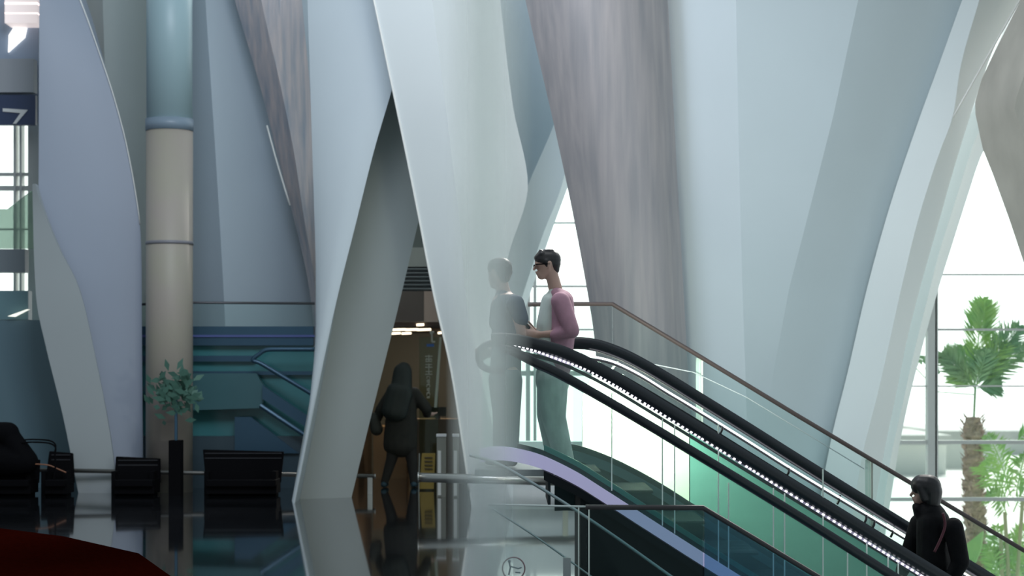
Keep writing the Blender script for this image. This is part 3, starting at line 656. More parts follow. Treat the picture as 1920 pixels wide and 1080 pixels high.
L1b = [(1148, 570), (1300, 661), (1500, 782), (1700, 901), (1960, 1056)]
sb = empty('glass_balustrade', P(1400, pz(-3.6, D7), D7), 'far glass balustrade with thin brown handrail sloping above the escalator', 'balustrade', None)
MB().tube([P(x, y, D7) for x, y in L1]+[P(x, y, D7) for x, y in L1b[1:]], .020, 10).build('handrail', mat('rail_brown', (.07, .055, .055), .5, metal=.3), sb)
MB().prism([P(1000, 574, D7), P(1148, 574, D7), P(1148, 690, D7), P(1000, 690, D7)], (0, .012, 0)).build('glass_panel', G_clear, sb)
xs = [1148, 1312, 1628, 1780, 1960]
for a, b_ in zip(xs, xs[1:]):
    ya = 573+(a-1148)*.5985; yb2 = 573+(b_-1148)*.5985
    MB().prism([P(a+1, ya, D7), P(b_-1, yb2, D7), P(b_-1, yb2+128, D7), P(a+1, ya+128, D7)], (0, .012, 0)).build('glass_panel', G_clear, sb)
for x in (1312, 1630):
    y = 573+(x-1148)*.5985
    MB().box(P(x-7, y, D7+.02), P(x+3, y+135, D7+.05)).build('glass_fin', mat('milky_glass_edge', (.62, .68, .68), .3), sb)
    MB().box(P(x+3, y, D7), P(x+5, y+135, D7+.05)).build('glass_seam', M_edge, sb)
MB().tube([P(1225, 683, D7-.03), P(1300, 698, D7-.03), P(1400, 745, D7-.03), P(1620, 879, D7-.03)], .0045, 6).build('reflected_trim', mat('faint_trim', (.50, .58, .60), .6), sb, smooth=True)['label'] = 'faint pale line on the glass'
MB().prism([P(1120, 697, D7+.02), P(1960, 1200, D7+.02), P(1960, 1260, D7+.02), P(1120, 757, D7+.02)], (0, .3, 0)).build('stringer', mat('stringer_grey', (.42, .46, .46), .4), sb)
DQ = 13.7
nb = empty('glass_balustrade', P(1250, pz(-1.2, DQ), DQ), 'near glass balustrade with brown handrail low in front of the dark escalator side', 'balustrade', None)
MB().tube([P(1098, 951, DQ), P(1318, 952, DQ), P(1420, 1013, DQ), P(1560, 1097, DQ)], .019, 10).build('handrail', mat('rail_brown2', (.05, .045, .048), .5, metal=.3), nb)
G_dark = glass('dark_tinted_glass', (.72, .84, .84), .10)
MB().prism([P(1104, 955, DQ), P(1318, 955, DQ), P(1318, 1135, DQ), P(1104, 1135, DQ)], (0, .012, 0)).build('glass_panel', G_dark, nb)
MB().prism([P(1321, 957, DQ), P(1560, 1101, DQ), P(1560, 1300, DQ), P(1321, 1135, DQ)], (0, .012, 0)).build('glass_panel', glass('blue_tinted_glass', (.55, .72, .82), .12, .08, (.2, .42, .52)), nb)
MB().box(P(1103, 953, DQ-.01), P(1105.4, 1135, DQ+.01)).build('glass_seam', mat('polished_glass_edge', (.8, .88, .82), .25), nb)
MB().prism([P(915, 947, DQ), P(1100, 951, DQ), P(1100, 1135, DQ), P(915, 1135, DQ)], (0, .012, 0)).build('glass_panel', G_clear, nb)
MB().tube([P(915, 946, DQ), P(1098, 950, DQ)], .007, 8).build('top_edge', mat('milky_glass_edge', (.62, .68, .68), .3), nb)
MB().box(P(1084, 952, DQ-.01), P(1086, 1135, DQ+.01)).build('glass_seam', mat('polished_glass_edge', (.8, .88, .82), .25), nb)
MB().box(P(1056, 1046, DQ-.06), P(1070, 1135, DQ-.02)).build('clamp_post', mat('clamp_grey', (.4, .44, .44), .4), nb)
st_ = empty('round_notice_sticker', P(963, 1092, DQ-.03), 'faint red ringed round notice on the clear glass low near the middle', 'sign')
ring = [P(963+21*math.cos(t*math.pi/16), 1066+21*math.sin(t*math.pi/16), DQ-.03) for t in range(33)]
M_red = mat('faded_red', (.24, .10, .13), .5)
MB().tube(ring, .005, 6).build('ring', M_red, st_)
mb = MB()
mb.tube([P(955, 1055, DQ-.03), P(957, 1064, DQ-.03), P(954, 1078, DQ-.03)], .006, 6); mb.tube([P(957, 1062, DQ-.03), P(972, 1066, DQ-.03), P(978, 1064, DQ-.03)], .005, 6); mb.tube([P(966, 1073, DQ-.03), P(976, 1074, DQ-.03)], .005, 6); mb.capsule(P(955, 1052, DQ-.03), .010, P(955, 1053, DQ-.03), .010)
mb.build('pictogram', mat('picto_dark', (.10, .16, .20), .5), st_)

# upright sheet added to imitate pale haze, fading out to both sides
gm = bpy.data.materials.new('haze_fade'); gm.use_nodes = True; nt = gm.node_tree; nt.nodes.clear()
t = N(nt, 'ShaderNodeTexCoord'); sp = N(nt, 'ShaderNodeSeparateXYZ'); nt.links.new(t.outputs['Generated'], sp.inputs[0])
rp = N(nt, 'ShaderNodeValToRGB'); nt.links.new(sp.outputs['X'], rp.inputs[0]); c = rp.color_ramp
c.elements[0].position = 0; c.elements[0].color = (0, 0, 0, 1); c.elements[1].position = 1; c.elements[1].color = (0, 0, 0, 1)
for p_, v in ((.22, .25), (.40, .52), (.56, .46), (.72, .25), (.86, .10)): e = c.elements.new(p_); e.color = (v, v, v, 1)
tr = N(nt, 'ShaderNodeBsdfTransparent'); df = N(nt, 'ShaderNodeBsdfDiffuse'); df.inputs[0].default_value = (.78, .84, .84, 1)
tl = N(nt, 'ShaderNodeBsdfTranslucent'); tl.inputs[0].default_value = (.6, .68, .68, 1)
m0 = N(nt, 'ShaderNodeMixShader'); m0.inputs[0].default_value = .25; nt.links.new(df.outputs[0], m0.inputs[1]); nt.links.new(tl.outputs[0], m0.inputs[2])
mxs = N(nt, 'ShaderNodeMixShader'); nt.links.new(rp.outputs[0], mxs.inputs[0]); nt.links.new(tr.outputs[0], mxs.inputs[1]); nt.links.new(m0.outputs[0], mxs.inputs[2])
o_ = N(nt, 'ShaderNodeOutputMaterial'); nt.links.new(mxs.outputs[0], o_.inputs[0])
DFp = 13.2
fp = MB().box((X(835, DFp), DFp, 0), (X(1000, DFp), DFp+.015, 4.6)).build('haze_sheet', gm)
tag(fp, 'tall sheet of painted haze before the white middle column and the dark shirted man', 'partition')

# ---------------------------------------------------------------- people
M_skin = mat('skin', (.50, .33, .27), .55)
M_hair = mat('hair_dark', (.022, .020, .022), .5)
M_pink = mat('pink_shirt', (.44, .24, .31), .8, noise=.12, nscale=14, bump=.2)
M_tee = mat('white_tee', (.62, .70, .66), .8)
M_trs = mat('pale_jeans', (.56, .58, .60), .8, noise=.3, nscale=12, bump=.4, stretch=(1, 1, .5))
M_navy = mat('navy_cloth', (.045, .075, .115), .8, noise=.2, nscale=10)
M_navy2 = mat('slate_trousers', (.085, .13, .16), .8, noise=.2, nscale=10)
def person(name, px, D, zfoot, label):
    return empty('person', Vector(((px-960)/F*D, D, zfoot)), label, 'person')
def J(D):
    return lambda px, py, dy=0.0: P(px, py, D)+Vector((0, dy, 0))
def hand(mb, wrist, palm_dir, curl_dir, side, s=1.0):
    """palm, four unequal bent fingers and a thumb leaving the side of the palm"""
    pd = Vector(palm_dir).normalized(); cd = Vector(curl_dir).normalized(); sd = Vector(side).normalized()
    p1 = wrist+pd*.085*s
    mb.capsule(wrist, .024*s, p1, .026*s, wide=sd, wf=1.5)
    for k, ln in enumerate((.068, .078, .072, .056)):
        a = p1+sd*((1.5-k)*.021*s); b = a+(pd*.75+cd*.35).normalized()*ln*.5*s; c_ = b+(pd*.2+cd*.9).normalized()*ln*.45*s
        mb.capsule(a, .0095*s, b, .009*s); mb.capsule(b, .009*s, c_, .0075*s)
    a = wrist+pd*.03*s+sd*.03*s; b = a+(pd*.6+sd*.7).normalized()*.042*s; c_ = b+(pd*.7+cd*.6).normalized()*.032*s
    mb.capsule(a, .012*s, b, .0105*s); mb.capsule(b, .0105*s, c_, .009*s)
def head(mb, q, face, up=(0, 0, 1), s=1.0):
    """q = centre of the skull; face = direction the person looks"""
    f = Vector(face).normalized(); u = Vector(up).normalized(); l = u.cross(f).normalized()
    mb.capsule(q+u*.02*s-f*.018*s, .082*s, q+u*.022*s+f*.022*s, .078*s, wide=l, wf=.92)
    mb.capsule(q-u*.03*s+f*.015*s, .066*s, q-u*.078*s+f*.048*s, .038*s, wide=l, wf=1.1)    # face and jaw
    mb.capsule(q-u*.092*s+f*.062*s, .018*s, q-u*.092*s+f*.068*s, .016*s, wide=l, wf=1.3)   # chin
    mb.capsule(q+u*.002*s+f*.088*s, .010*s, q-u*.030*s+f*.108*s, .0125*s)                  # nose
    mb.capsule(q-u*.056*s+f*.086*s, .010*s, q-u*.056*s+f*.090*s, .009*s, wide=l, wf=2.2)   # lips
    mb.capsule(q-u*.066*s+f*.084*s, .010*s, q-u*.066*s+f*.086*s, .009*s, wide=l, wf=2.0)
    mb.capsule(q+u*.020*s+f*.088*s, .012*s, q+u*.020*s+f*.090*s, .010*s, wide=l, wf=2.8)   # brow
    for k in (-1, 1):
        mb.capsule(q+u*.018*s+l*k*.078*s-f*.006*s, .014*s, q-u*.024*s+l*k*.078*s-f*.002*s, .010*s, wide=f, wf=1.3)  # ears
    return f, u, l

# --- man in the pink shirt
D = DM; j = J(D)
man = person('man', 1056, D, ZL-.02, 'standing person in an open pink shirt and pale jeans, in profile, holding a phone')
body = MB()
qh = j(1026, 497)
fdir = Vector((-1, -.10, -.05)); f, u, l = head(body, qh, fdir, (-.05, 0, 1), .98)
body.capsule(j(1034, 512), .050, j(1043, 548), .056)
body.capsule(j(1046, 566), .070, j(1042, 625), .085, wide=(0, 1, 0), wf=1.45); body.capsule(j(1042, 625), .085, j(1038, 700), .11, wide=(0, 1, 0), wf=1.35)
for dy, e in ((-.20, (1068, 625)), (.20, (1062, 628))):
    body.capsule(j(1048, 567, dy*.85), .052, j(e[0], e[1], dy*1.15), .038)
    body.capsule(j(e[0], e[1], dy*1.15), .038, j(1008, 628 if dy < 0 else 624, dy*.40), .026)
    hand(body, j(1008, 628 if dy < 0 else 624, dy*.40), (-1, -dy*.9, .10 if dy < 0 else .25), (0, .4*(1 if dy < 0 else -1), .9), (0, -dy, .6), 1.0)
for dy, k, a in ((-.09, (1036, 778), (1058, 858)), (.10, (1030, 775), (1040, 856))):
    body.capsule(j(1037, 700, dy), .085, j(k[0], k[1], dy*1.1), .058); body.capsule(j(k[0], k[1], dy*1.1), .055, j(a[0], a[1], dy*1.1), .038)
    body.capsule(j(a[0]+2, 868, dy*1.1), .034, j(a[0]-22, 872, dy*1.2), .026)
body.build('body', M_skin, man, remesh=.0085, smooth_it=2)
# hair
hb = MB()
hb.capsule(qh+u*.040-f*.030, .082, qh+u*.045+f*.018, .080, wide=l, wf=.98)
hb.capsule(qh+u*.085+f*.045, .034, qh+u*.062+f*.082, .020, wide=l, wf=2.2)
hb.capsule(qh+u*.085-f*.02, .035, qh+u*.090+f*.03, .035, wide=l, wf=1.6)
hb.capsule(qh-u*.005-f*.055, .055, qh-u*.040-f*.062, .034, wide=l, wf=1.35)
for k in (-1, 1): hb.capsule(qh+u*.025+l*k*.062+f*.01, .028, qh-u*.012+l*k*.068+f*.006, .014)
for k in range(26): 
    a = random.uniform(-1, 1); p0 = qh+u*.11-f*.03+l*a*.05+f*random.uniform(-.03, .08); hb.capsule(p0, .012, p0+u*.010+f*.012, .006)
hb.build('hair', M_hair, man, remesh=.008, smooth_it=2)
gb = MB()
for k in (-1, 1):
    gb.box(qh+u*.008+f*.100+l*k*.012, qh-u*.026+f*.104+l*k*.062); gb.tube([qh+u*.006+f*.100+l*k*.066, qh+u*.006+f*.03+l*k*.082, qh+u*.004-f*.012+l*k*.084], .0045, 6)
gb.build('glasses', M_black, man)
sh = MB()   # shirt: open, loose back, rolled to the forearm
sh.capsule(j(1053, 566), .098, j(1054, 625), .110, wide=(0, 1, 0), wf=1.85); sh.capsule(j(1053, 620), .112, j(1046, 690), .105, wide=(0, 1, 0), wf=1.65)
sh.capsule(j(1046, 676), .088, j(1042, 694), .094, wide=(0, 1, 0), wf=1.8)
sh.capsule(j(1044, 552), .062, j(1054, 562), .075, wide=(0, 1, 0), wf=1.7)
for dy, e in ((-.20, (1070, 620)), (.20, (1062, 625))):
    sh.capsule(j(1050, 567, dy*.88), .078, j(e[0], e[1], dy*1.2), .062); sh.capsule(j(e[0]+1, e[1]+2, dy*1.2), .058, j(1040, 629, dy*.85), .044)
sh.build('shirt', M_pink, man, remesh=.012, smooth_it=4)
te = MB(); te.capsule(j(1031, 565), .070, j(1026, 610), .088, wide=(0, 1, 0), wf=1.5); te.capsule(j(1026, 610), .088, j(1026, 676), .086, wide=(0, 1, 0), wf=1.5)
te.capsule(j(1040, 550), .056, j(1038, 560), .064, wide=(0, 1, 0), wf=1.3); te.build('t_shirt', M_tee, man, remesh=.012, smooth_it=4)
tj = MB()
tj.capsule(j(1036, 692), .130, j(1036, 715), .138, wide=(0, 1, 0), wf=1.35)
for dy, k, a in ((-.09, (1037, 780), (1058, 860)), (.10, (1030, 778), (1042, 858))):
    tj.capsule(j(1036, 712, dy), .125, j(k[0], k[1], dy*1.1), .100); tj.capsule(j(k[0], k[1], dy*1.1), .098, j(a[0], a[1], dy*1.1), .075)
    tj.capsule(j(a[0], a[1]-4, dy*1.1), .066, j(a[0]+1, a[1]+3, dy*1.1), .064)
tj.build('jeans', M_trs, man, remesh=.013, smooth_it=3)
sh2 = MB()
for dy, x in ((-.10, 1058), (.11, 1042)):
    sh2.capsule(j(x+5, 868, dy), .040, j(x-24, 870.5, dy*1.2), .032, wide=(0, 1, 0), wf=1.1)
sh2.build('shoes', M_white, man, remesh=.012, smooth_it=2)
ph = MB().prism([j(983, 606, -.06), j(986, 603, -.06), j(1000, 622, -.06), j(997, 625, -.06)], (0, .14, 0)).build('phone', M_black); tag(ph, 'dark phone in the hands of the person in pink', 'phone')

# --- man in dark shirt
D = 15.0; j = J(D)
m2 = person('man', 952, D, ZL-.0, 'standing person in dark navy shirt and slate trousers half behind the haze sheet')
body = MB(); qh = j(936, 513)
f, u, l = head(body, qh, (-.75, .65, -.1), (0, 0, 1), .98)
body.capsule(j(940, 528), .052, j(945, 556), .060)
body.capsule(j(948, 570), .105, j(950, 640), .105, wide=(.3, 1, 0), wf=1.5); body.capsule(j(950, 640), .105, j(948, 700), .11, wide=(.3, 1, 0), wf=1.35)
for dy, s_, e, w_ in ((-.19, (966, 572), (978, 628), (955, 655)), (.19, (935, 572), (930, 630), (922, 660))):
    body.capsule(j(*s_, dy), .050, j(*e, dy*1.2), .038); body.capsule(j(*e, dy*1.2), .038, j(*w_, dy*.6), .026)
    hand(body, j(*w_, dy*.6), (-.8, -dy, -.3), (-.2, 0, .9), (0, -dy, .5))
for dy, h, k, a in ((-.09, 955, (957, 775), (956, 856)), (.09, 940, (942, 775), (940, 856))):
    body.capsule(j(h, 705, dy), .085, j(*k, dy), .058); body.capsule(j(*k, dy), .055, j(*a, dy), .038); body.capsule(j(a[0], 864, dy), .034, j(a[0]-20, 868, dy), .026)
body.build('body', M_skin, m2, remesh=.0085, smooth_it=2)
hb = MB(); hb.capsule(qh+u*.040-f*.028, .084, qh+u*.048+f*.02, .080, wide=l, wf=.98); hb.capsule(qh-f*.055, .056, qh-u*.045-f*.06, .036, wide=l, wf=1.4)
hb.capsule(qh+u*.06+f*.06, .03, qh+u*.055+f*.078, .02, wide=l, wf=2.2)
hb.build('hair', M_hair, m2, remesh=.009, smooth_it=2)
sh = MB(); sh.capsule(j(950, 572), .108, j(950, 640), .110, wide=(.35, 1, 0), wf=1.6); sh.capsule(j(950, 640), .112, j(948, 696), .118, wide=(.35, 1, 0), wf=1.45)
sh.capsule(j(944, 556), .066, j(948, 566), .085, wide=(.35, 1, 0), wf=1.7)
for dy, s_, e in ((-.19, (967, 570), (977, 600)), (.19, (935, 572), (930, 605))): sh.capsule(j(*s_, dy), .068, j(*e, dy*1.15), .060)
sh.build('shirt', M_navy, m2, remesh=.012, smooth_it=4)
tj = MB(); tj.capsule(j(948, 694), .118, j(948, 712), .122, wide=(.35, 1, 0), wf=1.3)
for dy, h, k, a in ((-.09, 955, (957, 775), (956, 858)), (.09, 940, (942, 775), (940, 858))):
    tj.capsule(j(h, 712, dy), .105, j(*k, dy), .080); tj.capsule(j(*k, dy), .079, j(*a, dy), .068)
tj.build('trousers', M_navy2, m2, remesh=.013, smooth_it=3)
sh2 = MB()
for dy, x in ((-.09, 956), (.09, 940)): sh2.capsule(j(x+5, 864, dy), .042, j(x-24, 866, dy), .032, wide=(0, 1, 0), wf=1.1)
sh2.build('shoes', M_black, m2, remesh=.012, smooth_it=2)

# --- woman in black coat low on the escalator
D = DM; j = J(D); zf = ZL-7.25*.235
w3 = person('woman', 1752, D, zf, 'dark haired person in a black padded coat riding the escalator, seen from behind')
body = MB(); qh = j(1733, 920); fy = pz(zf, D)
f, u, l = head(body, qh, (-.93, .34, -.08), (0, 0, 1), .98)
body.capsule(j(1742, 935), .050, j(1748, 965), .058)
body.capsule(j(1752, 985), .11, j(1752, 1060), .105, wide=(.3, 1, 0), wf=1.45); body.capsule(j(1752, 1060), .105, j(1752, 1110), .12, wide=(.3, 1, 0), wf=1.3)
for dy, s_, e, w_ in ((-.19, (1772, 985), (1786, 1050), (1762, 1092)), (.17, (1735, 985), (1716, 1045), (1700, 1078))):
    body.capsule(j(*s_, dy), .048, j(*e, dy*1.1), .036); body.capsule(j(*e, dy*1.1), .036, j(*w_, dy), .026)
    hand(body, j(*w_, dy), (-.6, 0, -.7), (-.5, 0, -.5), (-.3, .9, 0))
for dy, h in ((-.09, 1756), (.09, 1746)):
    body.capsule(j(h, 1120, dy), .088, j(h-4, 1190, dy), .058); body.capsule(j(h-4, 1190, dy), .055, j(h+2, fy-16, dy), .038); body.capsule(j(h+3, fy-9, dy), .034, j(h-22, fy-7, dy), .026)
body.build('body', mat('skin_shade', (.30, .19, .16), .6), w3, remesh=.0085, smooth_it=2)
hb = MB(); hb.capsule(qh+u*.030-f*.035, .098, qh+u*.042+f*.016, .090, wide=l, wf=1.0); hb.capsule(qh-f*.062-u*.01, .080, qh-u*.085-f*.060, .070, wide=l, wf=1.2)
for k in (-1, 1): hb.capsule(qh+u*.035+l*k*.062+f*.022, .034, qh-u*.06+l*k*.074-f*.012, .030)
hb.capsule(qh+u*.07+f*.055, .030, qh+u*.05+f*.080, .018, wide=l, wf=2.2)
hb.build('hair', mat('hair_black', (.012, .010, .012), .42), w3, remesh=.009, smooth_it=3)
ct_ = MB()
ct_.capsule(j(1750, 980), .130, j(1752, 1050), .140, wide=(.4, 1, 0), wf=1.45); ct_.capsule(j(1752, 1050), .145, j(1752, 1125), .155, wide=(.4, 1, 0), wf=1.3)
ct_.capsule(j(1744, 962), .105, j(1752, 980), .12, wide=(.4, 1, 0), wf=1.3)
ct_.capsule(j(1718, 951, -.02), .034, j(1726, 965, 0), .05, wide=(0, 1, 0), wf=1.8)      # stand collar in front
ct_.capsule(j(1756, 965), .075, j(1764, 985), .085, wide=(.3, 1, 0), wf=1.6)             # hood lying on the back
for dy, s_, e, w_ in ((-.21, (1776, 985), (1788, 1048), (1766, 1092)), (.18, (1733, 985), (1714, 1045), (1700, 1076))):
    ct_.capsule(j(*s_, dy), .080, j(*e, dy*1.1), .072); ct_.capsule(j(*e, dy*1.1), .070, j(*w_, dy), .055)
ct_.build('coat', mat('black_padded_cloth', (.006, .006, .008), .75, spec=.15, noise=.5, nscale=9, bump=.5), w3, remesh=.013, smooth_it=3)
tj = MB()
for dy, h in ((-.09, 1756), (.09, 1746)):
    tj.capsule(j(h, 1118, dy), .10, j(h-4, 1190, dy), .072); tj.capsule(j(h-4, 1190, dy), .070, j(h+2, fy-14, dy), .055)
tj.build('trousers', M_black, w3, remesh=.014, smooth_it=2)
s3 = MB()
for dy, h in ((-.09, 1756), (.09, 1746)): s3.capsule(j(h+5, fy-10, dy), .042, j(h-24, fy-8.5, dy), .030)
s3.build('shoes', M_black, w3, remesh=.012)
bp_ = MB().tube([P(x, y, D-.30) for x, y in cr_spline([(1768, 962), (1772, 985), (1764, 1010), (1752, 1035)], 5)], .011).build('bag_strap', mat('wine_strap', (.08, .012, .025), .6), w3, smooth=True); bp_['label'] = 'thin wine red strap'

# --- shopper with long dark hair
D = 25.2; j = J(D)
w4 = person('woman', 750, D, 0, 'long haired shopper in dark coat standing legs apart at the shop, seen from behind')
body = MB(); qh = j(757, 697)
f, u, l = head(body, qh, (.35, .92, -.1), (0, 0, 1), .95)
fy = pz(0, D)
body.capsule(j(756, 706), .05, j(755, 722), .055); body.capsule(j(755, 732), .10, j(754, 775), .10, wide=(1, 0, 0), wf=1.5); body.capsule(j(754, 775), .10, j(752, 805), .12, wide=(1, 0, 0), wf=1.35)
for s_, e, w_, pdx in (((737, 735), (716, 768), (704, 795), -.2), ((775, 735), (797, 765), (800, 778), .9)):
    body.capsule(j(*s_), .046, j(*e, .02), .036); body.capsule(j(*e, .02), .036, j(*w_, .10), .026); hand(body, j(*w_, .10), (pdx, .5, -.5 if pdx < 0 else .1), (0, .8, .3), (1, 0, .2))
for h, k, a in ((742, (734, 862), (720, fy-12)), (766, (772, 862), (776, fy-12))):
    body.capsule(j(h, 815), .085, j(*k), .056); body.capsule(j(*k), .054, j(*a), .036); body.capsule(j(a[0], fy-6, -.03), .032, j(a[0]+2, fy-5, .14), .028)
body.build('body', M_skin, w4, remesh=.010, smooth_it=2)
hb = MB(); hb.capsule(qh+u*.03, .100, qh+u*.03-f*.01, .098); hb.capsule(qh-f*.03, .108, j(752, 735, -.08), .13, wide=(1, 0, 0), wf=1.15); hb.capsule(j(750, 735, -.10), .13, j(741, 772, -.12), .13, wide=(1, 0, 0), wf=1.35)
hb.build('hair', mat('hair_deep', (.014, .020, .016), .6), w4, remesh=.013, smooth_it=3)
ct_ = MB(); ct_.capsule(j(755, 738), .135, j(753, 790), .15, wide=(1, 0, 0), wf=1.35); ct_.capsule(j(753, 790), .15, j(750, 836), .155, wide=(1, 0, 0), wf=1.45)
for s_, e, w_ in (((735, 738), (714, 768), (704, 790)), ((777, 738), (799, 766), (800, 776))): ct_.capsule(j(*s_), .085, j(*e, .02), .075); ct_.capsule(j(*e, .02), .072, j(*w_, .10), .06)
ct_.build('coat', mat('deep_olive_coat', (.020, .020, .014), .8, noise=.4, nscale=9), w4, remesh=.015, smooth_it=3)
tj = MB()
for h, k, a in ((742, (734, 862), (721, fy-10)), (766, (772, 862), (776, fy-10))): tj.capsule(j(h, 825), .105, j(*k), .075); tj.capsule(j(*k), .074, j(*a), .052)
tj.build('trousers', mat('dark_leggings', (.018, .017, .014), .8), w4, remesh=.014, smooth_it=2)
s3 = MB()
for x in (720, 776): s3.capsule(j(x, fy-6, -.05), .040, j(x+3, fy-6, .15), .036)
s3.build('shoes', mat('teal_shoes', (.015, .05, .07), .6), w4, remesh=.012)
hbg = MB(); hbg.capsule(j(702, 788, .02), .07, j(706, 805, .02), .085); hbg.capsule(j(695, 778, .02), .03, j(712, 776, .02), .03)
hg = hbg.build('handbag', mat('bag_olive', (.03, .032, .024), .7), None, remesh=.012, smooth_it=2); tag(hg, 'dark handbag hanging from the arm of the long haired shopper', 'bag')

# ---------------------------------------------------------------- palms outside
M_leaf = mat('palm_leaf', (.34, .48, .24), .6, noise=.45, nscale=2.5, col2=(.20, .36, .22))
M_leaf2 = mat('palm_leaf_bright', (.50, .68, .24), .6, noise=.4, nscale=3, col2=(.28, .50, .20))
M_trunk = mat('palm_trunk', (.50, .36, .30), .9, noise=.45, nscale=10, bump=.6, stretch=(1, 1, 2.5))
DP = 29.0
def frond(base, tip, sag, width, n, m, parent, name='frond', droop=.35, seed=0, spread=1.0):
    rnd = random.Random(seed); mb = MB(); base = Vector(base); tip = Vector(tip); L = (tip-base).length
    pts = [base.lerp(tip, i/12)+Vector((0, 0, sag*math.sin(math.pi*i/12)*.9)) for i in range(13)]
    mb.tube(pts, .010, 6)
    d = (tip-base).normalized(); side = d.cross(Vector((0, 1, 0))).normalized() if abs(d.y) < .9 else Vector((1, 0, 0))
    for i in range(n):
        t_ = .10+.9*i/n; k = min(int(t_*12), 11); q = pts[k].lerp(pts[k+1], t_*12-k)
        for s_ in (-1, 1):
            ln = width*math.sin(math.pi*min(1, .22+t_*.72))*rnd.uniform(.75, 1.15)
            dv = (d*.75+side*s_*spread*rnd.uniform(.6, 1)+Vector((0, rnd.uniform(-.6, .6), -droop*rnd.uniform(0, 1)))).normalized()
            wv = dv.cross(Vector((rnd.uniform(-.3, .3), 1, .2))).normalized()*.016
            mb.add([q, q+dv*ln*.45+wv, q+dv*ln, q+dv*ln*.45-wv, q+dv*ln*.45+Vector((0, .006, 0))], [(0, 1, 4), (1, 2, 4), (2, 3, 4), (3, 0, 4)])
    return mb.build(name, m, parent)
pr = empty('palm_tree', P(1828, pz(-1.75, DP), DP), 'tall palm with shaggy brown trunk and ragged fan crown outside the window', 'palm tree')
tk = MB(); base = P(1830, pz(-1.75, DP), DP); top = P(1824, 782, DP); n = 46; ring_ = []
for i in range(n):
    t_ = i/(n-1); c_ = base.lerp(top, t_); r = (.148+.02*math.sin(i*1.9)+.012*random.random())*(1-.12*t_); r = r*(1 if i % 2 else 1.08)
    if t_ > .97: r *= .7
    ring_.append((c_, r))
vs = []; fs = []
for c_, r in ring_:
    for k in range(16): a_ = 2*math.pi*k/16; rr = r*(1+.2*random.uniform(-1, 1)); vs.append(c_+Vector((rr*math.cos(a_), rr*math.sin(a_), 0)))
for i in range(n-1):
    for k in range(16): fs.append((i*16+k, i*16+(k+1) % 16, (i+1)*16+(k+1) % 16, (i+1)*16+k))
fs.append(tuple(range(16))[::-1]); fs.append(tuple(range((n-1)*16, n*16)))
tk.add(vs, fs)
for i in range(320):     # old leaf stubs
    t_ = random.random(); a_ = random.uniform(0, 2*math.pi); c_ = base.lerp(top, t_)+Vector((.14*math.cos(a_), .14*math.sin(a_), 0)); o2 = Vector((math.cos(a_), math.sin(a_), 1.3)).normalized()*.12; s_ = Vector((-math.sin(a_), math.cos(a_), 0))*.028
    tk.add([c_-s_, c_+s_, c_+o2, c_+Vector((0, 0, .03))], [(0, 1, 2), (1, 3, 2), (3, 0, 2), (0, 3, 1)])
tk.build('trunk', M_trunk, pr)
MB().tube([P(1826, 785, DP), P(1829, 720, DP)], .018, 8).build('neck', M_leaf, pr)
cc = P(1828, 728, DP)
fans = [((1828, 722), (1842, 560), .10, .42), ((1826, 724), (1768, 662), .05, .36), ((1828, 722), (1806, 650), .04, .36), ((1832, 722), (1880, 640), .03, .42), ((1836, 720), (1912, 610), .05, .42), ((1838, 724), (1925, 650), .06, .36), ((1828, 728), (1790, 700), .02, .3), ((1832, 728), (1875, 725), .02, .26), ((1830, 725), (1850, 655), 0, .32), ((1842, 640), (1846, 566), 0, .36), ((1828, 724), (1738, 690), .28, .2)]
for k, (a, b_, sg_, wd) in enumerate(fans):
    frond(P(a[0], a[1], DP+.05*(k % 3)), P(b_[0], b_[1], DP+random.uniform(-.5, .5)), sg_, wd*1.1, 60, M_leaf if k % 3 else M_leaf2, pr, seed=k, spread=.75, droop=.1)
frond(P(1700, 672, DP-.3), P(1762, 700, DP-.3), .12, .14, 22, M_leaf, pr, seed=31)
MB().tube([P(x, y, DP-.3) for x, y in ((1700, 672), (1760, 735), (1826, 740))], .008, 6).build('dead_stalk', M_leaf, pr)
sp_ = empty('small_palm', P(1890, pz(-1.75, 28), 28), 'bright green feathery palm low at the right edge beside the shaggy trunk', 'palm tree')
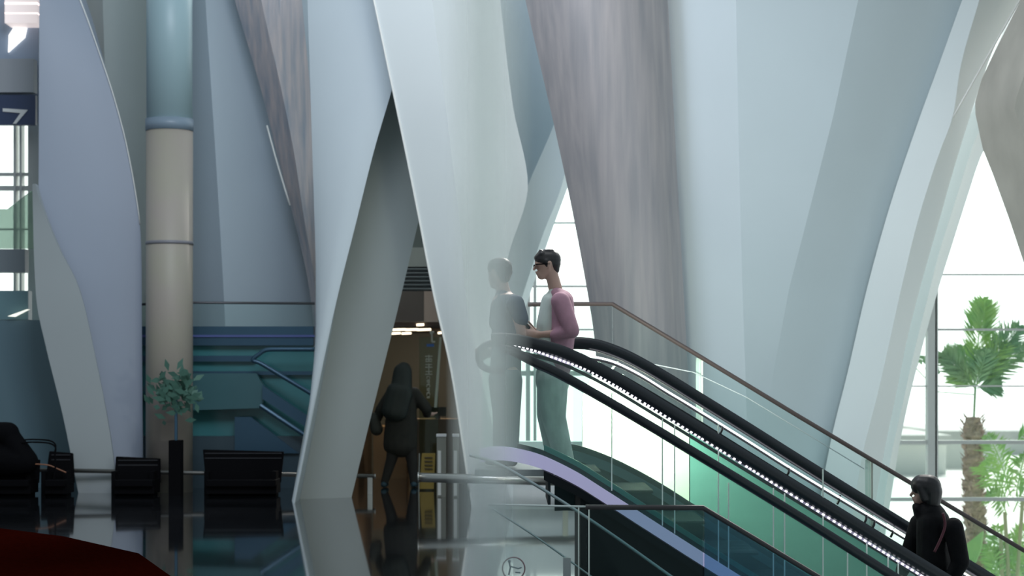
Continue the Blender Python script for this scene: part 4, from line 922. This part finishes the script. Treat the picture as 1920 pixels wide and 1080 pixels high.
for k, (x, y, x2, y2) in enumerate([(1893, 1090, 1884, 960), (1905, 1090, 1918, 930), (1880, 1090, 1876, 1000)]):
    MB().tube([P(x, pz(-1.75, 28), 28), P(x2, y2, 28)], .028, 8).build('stem', mat('palm_stem', (.45, .42, .25), .7), sp_)
for k, (a, b_, sg_, wd) in enumerate([((1895, 930), (1850, 815), .14, .34), ((1892, 950), (1832, 880), .26, .34), ((1905, 930), (1925, 850), .1, .3), ((1900, 960), (1960, 890), .2, .34), ((1888, 965), (1848, 935), .2, .28), ((1884, 1060), (1868, 985), .05, .3), ((1898, 1060), (1930, 990), .1, .3), ((1905, 830), (1955, 800), .1, .22), ((1875, 1085), (1850, 1020), .05, .26), ((1905, 1085), (1915, 1020), .05, .26)]):
    frond(P(a[0], a[1], 28), P(b_[0], b_[1], 28+random.uniform(-.5, .5)), sg_, wd, 36, M_leaf2, sp_, seed=50+k, spread=.9, droop=.8)
bs = empty('broad_leaf_plant', P(1826, pz(-1.75, 27.6), 27.6), 'young plant with one broad pointed leaf at the foot of the shaggy trunk', 'plant')
MB().prism([P(1812, 1020, 27.6), P(1842, 996, 27.6), P(1838, 1030, 27.6), P(1828, 1055, 27.6), P(1814, 1050, 27.6)], (.03, .03, 0)).build('broad_leaf', M_leaf2, bs)
MB().tube([P(1826, 1045, 27.6), P(1828, pz(-1.75, 27.6), 27.6)], .015).build('stem', M_leaf2, bs)
for k in range(9):
    frond(P(1862+k*9, pz(-1.75, 28.5), 28.6), P(1858+k*11, 1035-10*(k % 3), 28.6), .05, .2, 18, M_leaf, sp_, seed=80+k)
# pale buildings across the terrace
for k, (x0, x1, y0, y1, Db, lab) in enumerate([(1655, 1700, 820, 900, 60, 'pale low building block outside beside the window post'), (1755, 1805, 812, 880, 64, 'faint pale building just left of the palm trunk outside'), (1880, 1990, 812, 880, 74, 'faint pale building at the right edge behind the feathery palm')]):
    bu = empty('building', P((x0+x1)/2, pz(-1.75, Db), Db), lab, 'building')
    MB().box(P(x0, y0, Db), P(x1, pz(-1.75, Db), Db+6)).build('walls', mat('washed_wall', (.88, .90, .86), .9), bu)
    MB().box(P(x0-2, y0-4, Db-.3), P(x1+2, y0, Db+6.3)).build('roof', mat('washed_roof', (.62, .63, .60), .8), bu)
